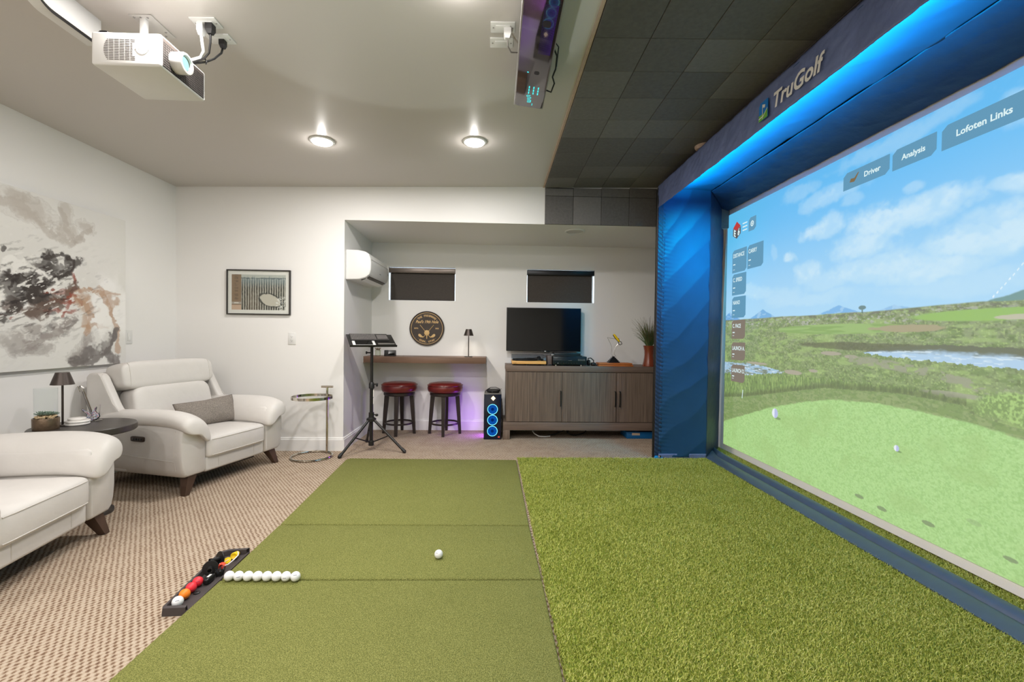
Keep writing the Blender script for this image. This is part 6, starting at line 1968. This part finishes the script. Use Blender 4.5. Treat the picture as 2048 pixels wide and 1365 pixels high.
ceil_plate('white ceiling outlet by the projector, nearer the camera, two plugs in it', -1.362, 2.182, 'power', None)
ceil_plate('white ceiling plate by the projector, farther from the camera, one black plug', -1.365, 2.296, 'data', None)
ceil_plate('white ceiling outlet with plug beside the dark sensor box', 0.018, 2.183, 'power', None)
ceil_plate('white ceiling data plate beside the dark sensor box, farther from the camera', 0.014, 2.296, 'data', None)
zc = ceil_z(-1.36, 2.18)


def cable(label, m, plug, pts, r, mp_=None, cat='cable', group=None):
    t = thing('cable', label, cat, (0, 0, 0), group=group)
    b = MB(); b.tube(pts, r, 8); b.build('cord', m, t)
    b = MB(); b.loft([[(plug[0] + sx * plug[3] * k, plug[1] + sy * plug[3] * k, z) for sx, sy in ((-1, -1), (1, -1), (1, 1), (-1, 1))] for k, z in ((1, plug[2]), (1, plug[2] - plug[4] * 0.6), (0.6, plug[2] - plug[4]))]); b.build('plug', mp_ or m, t, smooth=0)
    return t


cable('white power cable from the ceiling outlet to the projector', 'white', (-1.385, 2.182, zc - 0.009, 0.014, 0.055), [(-1.385, 2.182, zc - 0.058), (-1.385, 2.188, zc - 0.085), (-1.392, 2.21, zc - 0.118), (-1.415, 2.225, zc - 0.138), (-1.46, 2.235, zc - 0.145), (-1.52, 2.246, zc - 0.15)], 0.0065, group='cables to the projector')
cable('black power cable from the nearer ceiling outlet to the projector', 'rubberin', (-1.345, 2.184, zc - 0.009, 0.016, 0.045), [(-1.345, 2.186, zc - 0.05), (-1.352, 2.196, zc - 0.085), (-1.37, 2.215, zc - 0.122), (-1.40, 2.228, zc - 0.141), (-1.45, 2.238, zc - 0.151), (-1.52, 2.252, zc - 0.16)], 0.0048, group='cables to the projector')
cable('black data cable from the farther ceiling plate to the projector', 'rubberin', (-1.355, 2.298, zc - 0.009, 0.013, 0.040), [(-1.355, 2.298, zc - 0.045), (-1.358, 2.292, zc - 0.075), (-1.38, 2.272, zc - 0.115), (-1.41, 2.255, zc - 0.142), (-1.46, 2.249, zc - 0.154), (-1.52, 2.258, zc - 0.166)], 0.0048, group='cables to the projector')
b = MB(); b.tube([(-1.40, 2.226, zc - 0.146), (-1.404, 2.236, zc - 0.134), (-1.395, 2.24, zc - 0.150), (-1.388, 2.222, zc - 0.17)], 0.003, 6)
tag(b.build('cable_tie', 'rubberin'), 'black cable tie around the projector cables', 'cable tie')

# white duct-like housing at the upper left edge of the ceiling
t = thing('ceiling_housing', 'white rounded housing mounted on the ceiling left of the projector', 'ceiling unit', (0, 0, 0))
zt = ceil_z(-1.93, 2.1)


def rrect(x0, x1, y0, y1, r, n=10):
    pts = []
    for cx, cy, a0 in ((x1 - r, y1 - r, 0), (x0 + r, y1 - r, 90), (x0 + r, y0 + r, 180), (x1 - r, y0 + r, 270)):
        pts += [(cx + r * math.cos(R(a0 + 90 * k / n)), cy + r * math.sin(R(a0 + 90 * k / n))) for k in range(n + 1)]
    return pts


def yz(zb, r):
    pts = [(2.185, zt + 0.002), (2.185, zb)]
    pts += [(1.86 + r * (1 - math.sin(R(90 * k / 12))) , zb + r * (1 - math.cos(R(90 * k / 12)))) for k in range(13)]
    return pts + [(1.86, zt + 0.002)]


b = MB(); b.prism(yz(2.468, 0.11), 'x', -1.900, -1.842, bev=0.004); b.build('shell', 'white', t, smooth=40)
b = MB(); b.prism(yz(2.463, 0.114), 'x', -1.8445, -1.8405); b.build('gasket', 'rubberin', t, smooth=0)
b = MB(); b.prism(yz(2.474, 0.104), 'x', -1.8420, -1.838); b.build('side_cover', 'white', t, smooth=40)

# ------------------------------------------------------------------ dark ceiling sensor box
t = thing('launch_monitor', 'long dark box with glossy smoked underside hanging from the ceiling', 'launch monitor', (0.172, 2.05, 0))
TL = Matrix.Translation((0, 0, 2.462)) @ Matrix.Rotation(R(7.5), 4, 'Y')
b = MB(); b.box(-0.084, 0.082, -0.62, 0.553, 0.0, 0.135, bev=0.004, T=TL); b.build('housing', 'silver', t)
b = MB(); b.prism(rrect(-0.076, 0.076, -0.60, 0.545, 0.022), 'z', -0.003, 0.0012, T=TL); gl = b.build('smoked_window', 'smoked', t, smooth=0)
b = MB()
seg7 = {'E': 'afged', '2': 'abged', '3': 'abgcd', '1': 'bc', '8': 'abcdefg'}


def seg_digit(mb, ch, ox, oy, w, h, T):
    q = 0.0022
    S7 = {'a': (0, h, w, h), 'b': (w, h / 2, w, h), 'c': (w, 0, w, h / 2), 'd': (0, 0, w, 0), 'e': (0, 0, 0, h / 2), 'f': (0, h / 2, 0, h), 'g': (0, h / 2, w, h / 2)}
    for s_ in seg7[ch]:
        x0, y0, x1, y1 = S7[s_]
        g = 0.0022
        if x0 == x1:
            mb.box(ox + x0 - q, ox + x0 + q, oy + y0 + g, oy + y1 - g, -0.0038, -0.0030, T=T)
        else:
            mb.box(ox + x0 + g, ox + x1 - g, oy + y0 - q, oy + y0 + q, -0.0038, -0.0030, T=T)


for k in range(3):
    for yy in (0.235, 0.262, 0.289):
        b.box(-0.012 + k * 0.024, -0.006 + k * 0.024, 0.330 + (yy - 0.235), 0.350 + (yy - 0.235), -0.0038, -0.0030, T=TL)
seg_digit(b, '2', -0.016, 0.420, 0.022, 0.030, TL)
seg_digit(b, '3', -0.014, 0.464, 0.022, 0.026, TL)
seg_digit(b, '1', 0.004, 0.498, 0.014, 0.024, TL)
b.build('display_digits', 'digit', gl, smooth=0)
b = MB()
for i in range(44):
    for j in range(11):
        q = 0.0012 + 0.0012 * j / 10
        x = 0.010 + j * 0.0052; y = -0.26 + i * 0.0072
        b.add([(x - q, y - q, -0.0034), (x + q, y - q, -0.0034), (x + q, y + q, -0.0034), (x - q, y + q, -0.0034)], [(0, 1, 2, 3)], TL)
lp = b.build('led_array', 'violet', gl, smooth=0); lp['label'] = 'violet light panel'
b = MB(); b.box(-0.03, -0.022, 0.205, 0.212, -0.0036, -0.003, T=TL); b.build('status_led', 'digit', gl, smooth=0)
b = MB(); b.prism(rrect(0.005, 0.03, 0.19, 0.22, 0.01), 'z', -0.0036, -0.003, T=TL); b.prism(rrect(0.01, 0.045, -0.17, -0.13, 0.012), 'z', -0.0036, -0.003, T=TL); b.build('camera_eye', 'gtrblack', gl, smooth=0)
b = MB(); b.box(-0.02, 0.02, -0.40, -0.36, 0.130, ceil_z(0.17, 1.7) - 2.462 + 0.0); b.box(-0.02, 0.02, 0.20, 0.24, 0.130, ceil_z(0.17, 2.27) - 2.462 + 0.0); o = b.build('ceiling_bracket', 'blackmetal', t, smooth=0); o.location = (0, 0, 2.462)
zc = ceil_z(0.05, 2.18)
cable('grey and white plug cable from the ceiling outlet to the sensor box', 'silver', (0.040, 2.190, zc - 0.009, 0.017, 0.045), [(0.040, 2.190, zc - 0.05), (0.043, 2.21, zc - 0.075), (0.06, 2.25, zc - 0.080), (0.092, 2.28, zc - 0.062)], 0.0035, 'white', group='cables to the sensor box')
b = MB(); b.tube([(0.258, 2.18, 2.545), (0.285, 2.23, 2.53), (0.288, 2.30, 2.505), (0.280, 2.36, 2.50), (0.295, 2.40, 2.49), (0.285, 2.46, 2.475), (0.255, 2.45, 2.48)], 0.004, 7); b.tube([(0.258, 2.14, 2.545), (0.290, 2.21, 2.56), (0.292, 2.30, 2.52), (0.280, 2.365, 2.505)], 0.003, 7)
tag(b.build('cable', 'rubberin'), 'black cable bundled against the right side of the dark sensor box', 'cable', 'cables to the sensor box')
